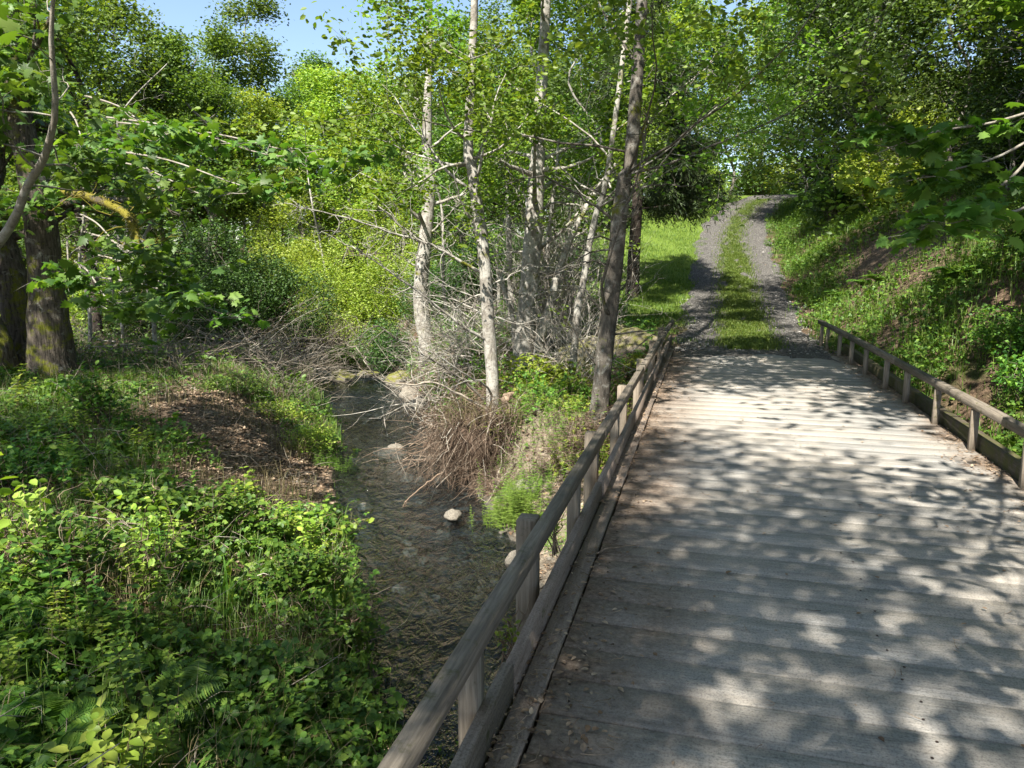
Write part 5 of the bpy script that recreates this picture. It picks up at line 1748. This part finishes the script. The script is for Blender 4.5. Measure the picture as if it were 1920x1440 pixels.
fern_like('big bright horsetail clump on the gravel bar beside the near rail post', 968, 1008, 9.7, .6, 90, 331, spread=.2, leafn=63)
fern_like('bright horsetail tuft on the sand between the big clump and the root bank', 985, 945, 10.6, .4, 60, 337, spread=.25, leafn=49)
fern_like('pale horsetail patch at the water end of the gravel bar', 935, 1000, 9.9, .3, 30, 332, spread=.18)
fern_like('horsetail patch under the root bank, behind the gravel bar', 985, 890, 11.6, .45, 60, 333, spread=.35)
fern_like('horsetail patch below the dark alder trunk', 1040, 860, 11.3, .5, 80, 334, spread=.4)
fern_like('horsetail seen through the rail between the two nearest posts', 1080, 990, 8.8, .5, 60, 335, spread=.3)
fern_like('feathery horsetail at the left water edge', 628, 860, 12.6, .35, 50, 336, spread=.22)


def flag(label, u, v, y, h, n, seed):
    rng = np.random.default_rng(seed)
    p = gp(u, v, y)
    m = MB()
    P = rng.normal(0, .05, (n, 3)) * np.array([1, 1, 0])
    blades(m, P, rng.uniform(.6, 1.1, n) * h, .028, .25, rng=rng)
    o = m.build('iris_plant', M['grass'])
    o.location = p
    return tag(o, label, 'plant')


flag('tall sword leaved plant at the creek edge, bottom of the left bank', 640, 1135, 6.6, .75, 12, 341)
flag('sword leaved plant in the brambles left of the creek edge one', 425, 1110, 6.5, .65, 9, 342)
flag('small sword leaved plant beside the water, nearest the viewer', 670, 1150, 6.4, .5, 8, 343)
stickthing('willow_shoot', 'slender leafy willow shoot leaning over the creek from the left bank', 'sapling', [gp(580, 1080, 7.4), at(600, 1040, 7.4), at(622, 1000, 7.5), at(650, 985, 7.6), at(690, 972, 7.7)], .006, M['grass_dry'], 344, tw=6)
ws = bpy.data.objects['willow_shoot']
lb = MB(); rng = np.random.default_rng(345)
pp = smooth_path(np.array([gp(580, 1080, 7.4), at(600, 1040, 7.4), at(622, 1000, 7.5), at(650, 985, 7.6), at(690, 972, 7.7)]) - np.array(ws.location), 20)
leaves(lb, 'oval', pp[rng.integers(6, 20, 34)] + rng.normal(0, .05, (34, 3)), rng.uniform(.05, .1, 34), .5, rng=rng)
lb.build('foliage', M['leaf_bright'], ws)


# ferns, upright weeds and dead stalks among the brambles
def fern_proto(seed, nf=11, L=.55):
    rng = np.random.default_rng(seed)
    root = empty('fern', (0, 0, 0), 'x', 'fern')
    st, lf = MB(), MB()
    for k in range(nf):
        az = k * 2.4 + rng.normal(0, .3)
        l = L * rng.uniform(.7, 1.15)
        t = np.linspace(0, 1, 16)
        out = l * .85 * t ** 1.2
        P = np.stack([np.cos(az) * out, np.sin(az) * out, l * (1.05 * t - .75 * t ** 2.3)], 1)
        st.tube(P, np.linspace(.004, .0015, 16), 4, cap=False)
        d = nrm(np.gradient(P, axis=0))
        sd = nrm(np.cross(d, [0, 0, 1]))
        for sg in (-1, 1):
            tt = np.arange(2, 16)
            w = l * .3 * np.sin(np.pi * np.clip(t[tt] * .92 + .08, 0, 1)) ** .8 + .01
            D = sg * sd[tt] + d[tt] * .35 + np.array([0, 0, -.12])
            for o_ in (0, .5):
                pp = P[tt] - d[tt] * o_ * l / 16
                leaves(lf, 'narrow', pp, w * rng.uniform(.9, 1.1, len(tt)), .9, D=D, rng=rng)
    st.build('stem', M['grass'], root)
    lf.build('frond', M['leaf_bramble'], root)
    return root


def weed_proto(seed, h, n, ls, lm):
    """upright stems with pairs of leaves"""
    rng = np.random.default_rng(seed)
    root = empty('weed', (0, 0, 0), 'x', 'weed')
    st, lf = MB(), MB()
    P = rng.normal(0, .1, (n, 3)) * np.array([1, 1, 0])
    Q = sticks(st, P, np.stack([rng.normal(0, .22, n), rng.normal(0, .22, n), np.ones(n)], 1), rng.uniform(.55, 1.1, n) * h, .0035, .1, k=9, sides=4, rng=rng)
    for j in range(2, 9):
        az = rng.uniform(0, 6.28, n)
        for sg in (0, math.pi):
            D = np.stack([np.cos(az + sg), np.sin(az + sg), rng.normal(.15, .2, n)], 1)
            leaves(lf, 'oval', Q[:, j], ls * rng.uniform(.7, 1.2, n) * (1.15 - .05 * j), .8, D=D, rng=rng)
    st.build('stem', M['grass_dry'], root)
    lf.build('foliage', M[lm], root)
    return root


FP = [fern_proto(351), fern_proto(352, 9, .42)]
WP = [weed_proto(353, .6, 7, .085, 'leaf_bramble'), weed_proto(354, .45, 9, .06, 'leaf_bright'), weed_proto(355, .8, 6, .1, 'leaf_bright')]
fu, wu = [False] * 2, [False] * 3
r5 = np.random.default_rng(360)


def place(protos, used_, k, x, y, sc, label, cat, group):
    o = copy_tree(protos[k]) if used_[k] else protos[k]
    used_[k] = True
    o.location = (x, y, gz(x, y) - .01)
    o.rotation_euler = (r5.normal(0, .08), r5.normal(0, .08), r5.uniform(0, 6.28))
    o.scale = (sc, sc, sc)
    tag(o, label, cat, group)


P = scatter(16, -8, 0, 4, 14, lambda x, y, e, sd, s, a: (sd > 0) * (e > .2) * (barespot(x, y) < .2) * 1.0, 361)
for i, q in enumerate(P):
    place(FP, fu, i % 2, q[0], q[1], r5.uniform(.6, 1.15), 'green fern among the brambles of the left bank', 'fern', 'ferns on the left bank')
P = scatter(16, 3, 12, 6, 20, lambda x, y, e, sd, s, a: (a > 3.2) * 1.0, 362)
for i, q in enumerate(P):
    place(FP, fu, i % 2, q[0], q[1], r5.uniform(.7, 1.2), 'green fern among the hillside weeds', 'fern', 'ferns on the hillside')
P = scatter(95, -9, 0, 3, 14, lambda x, y, e, sd, s, a: (sd > 0) * (e > .15) * (barespot(x, y) < .3) * np.clip(.5 + .6 * vn(x, y, 1, 364), .05, 1), 363)
for i, q in enumerate(P):
    place(WP, wu, int(r5.integers(0, 3)), q[0], q[1], r5.uniform(.6, 1.25), 'upright leafy weed among the brambles of the left bank', 'weed', 'upright weeds on the left bank')
P = scatter(1500, -12, 1, 3, 17, lambda x, y, e, sd, s, a: (sd > 0) * (e > .1) * np.clip(.45 + .6 * vn(x, y, .9, 366), .05, 1), 365)
mb = MB()
sticks(mb, P + np.array([0, 0, .03]) + np.array([0, 0, .22]) * rg.uniform(0, 1, (len(P), 1)), rg.normal(0, 1, (len(P), 3)) * np.array([1, 1, .35]), rg.uniform(.15, .8, len(P)), rg.uniform(.0025, .006, len(P)), .25, rng=rg)
tag(mb.build('dead_stalk_litter', M['deadwood']), kind='stuff')
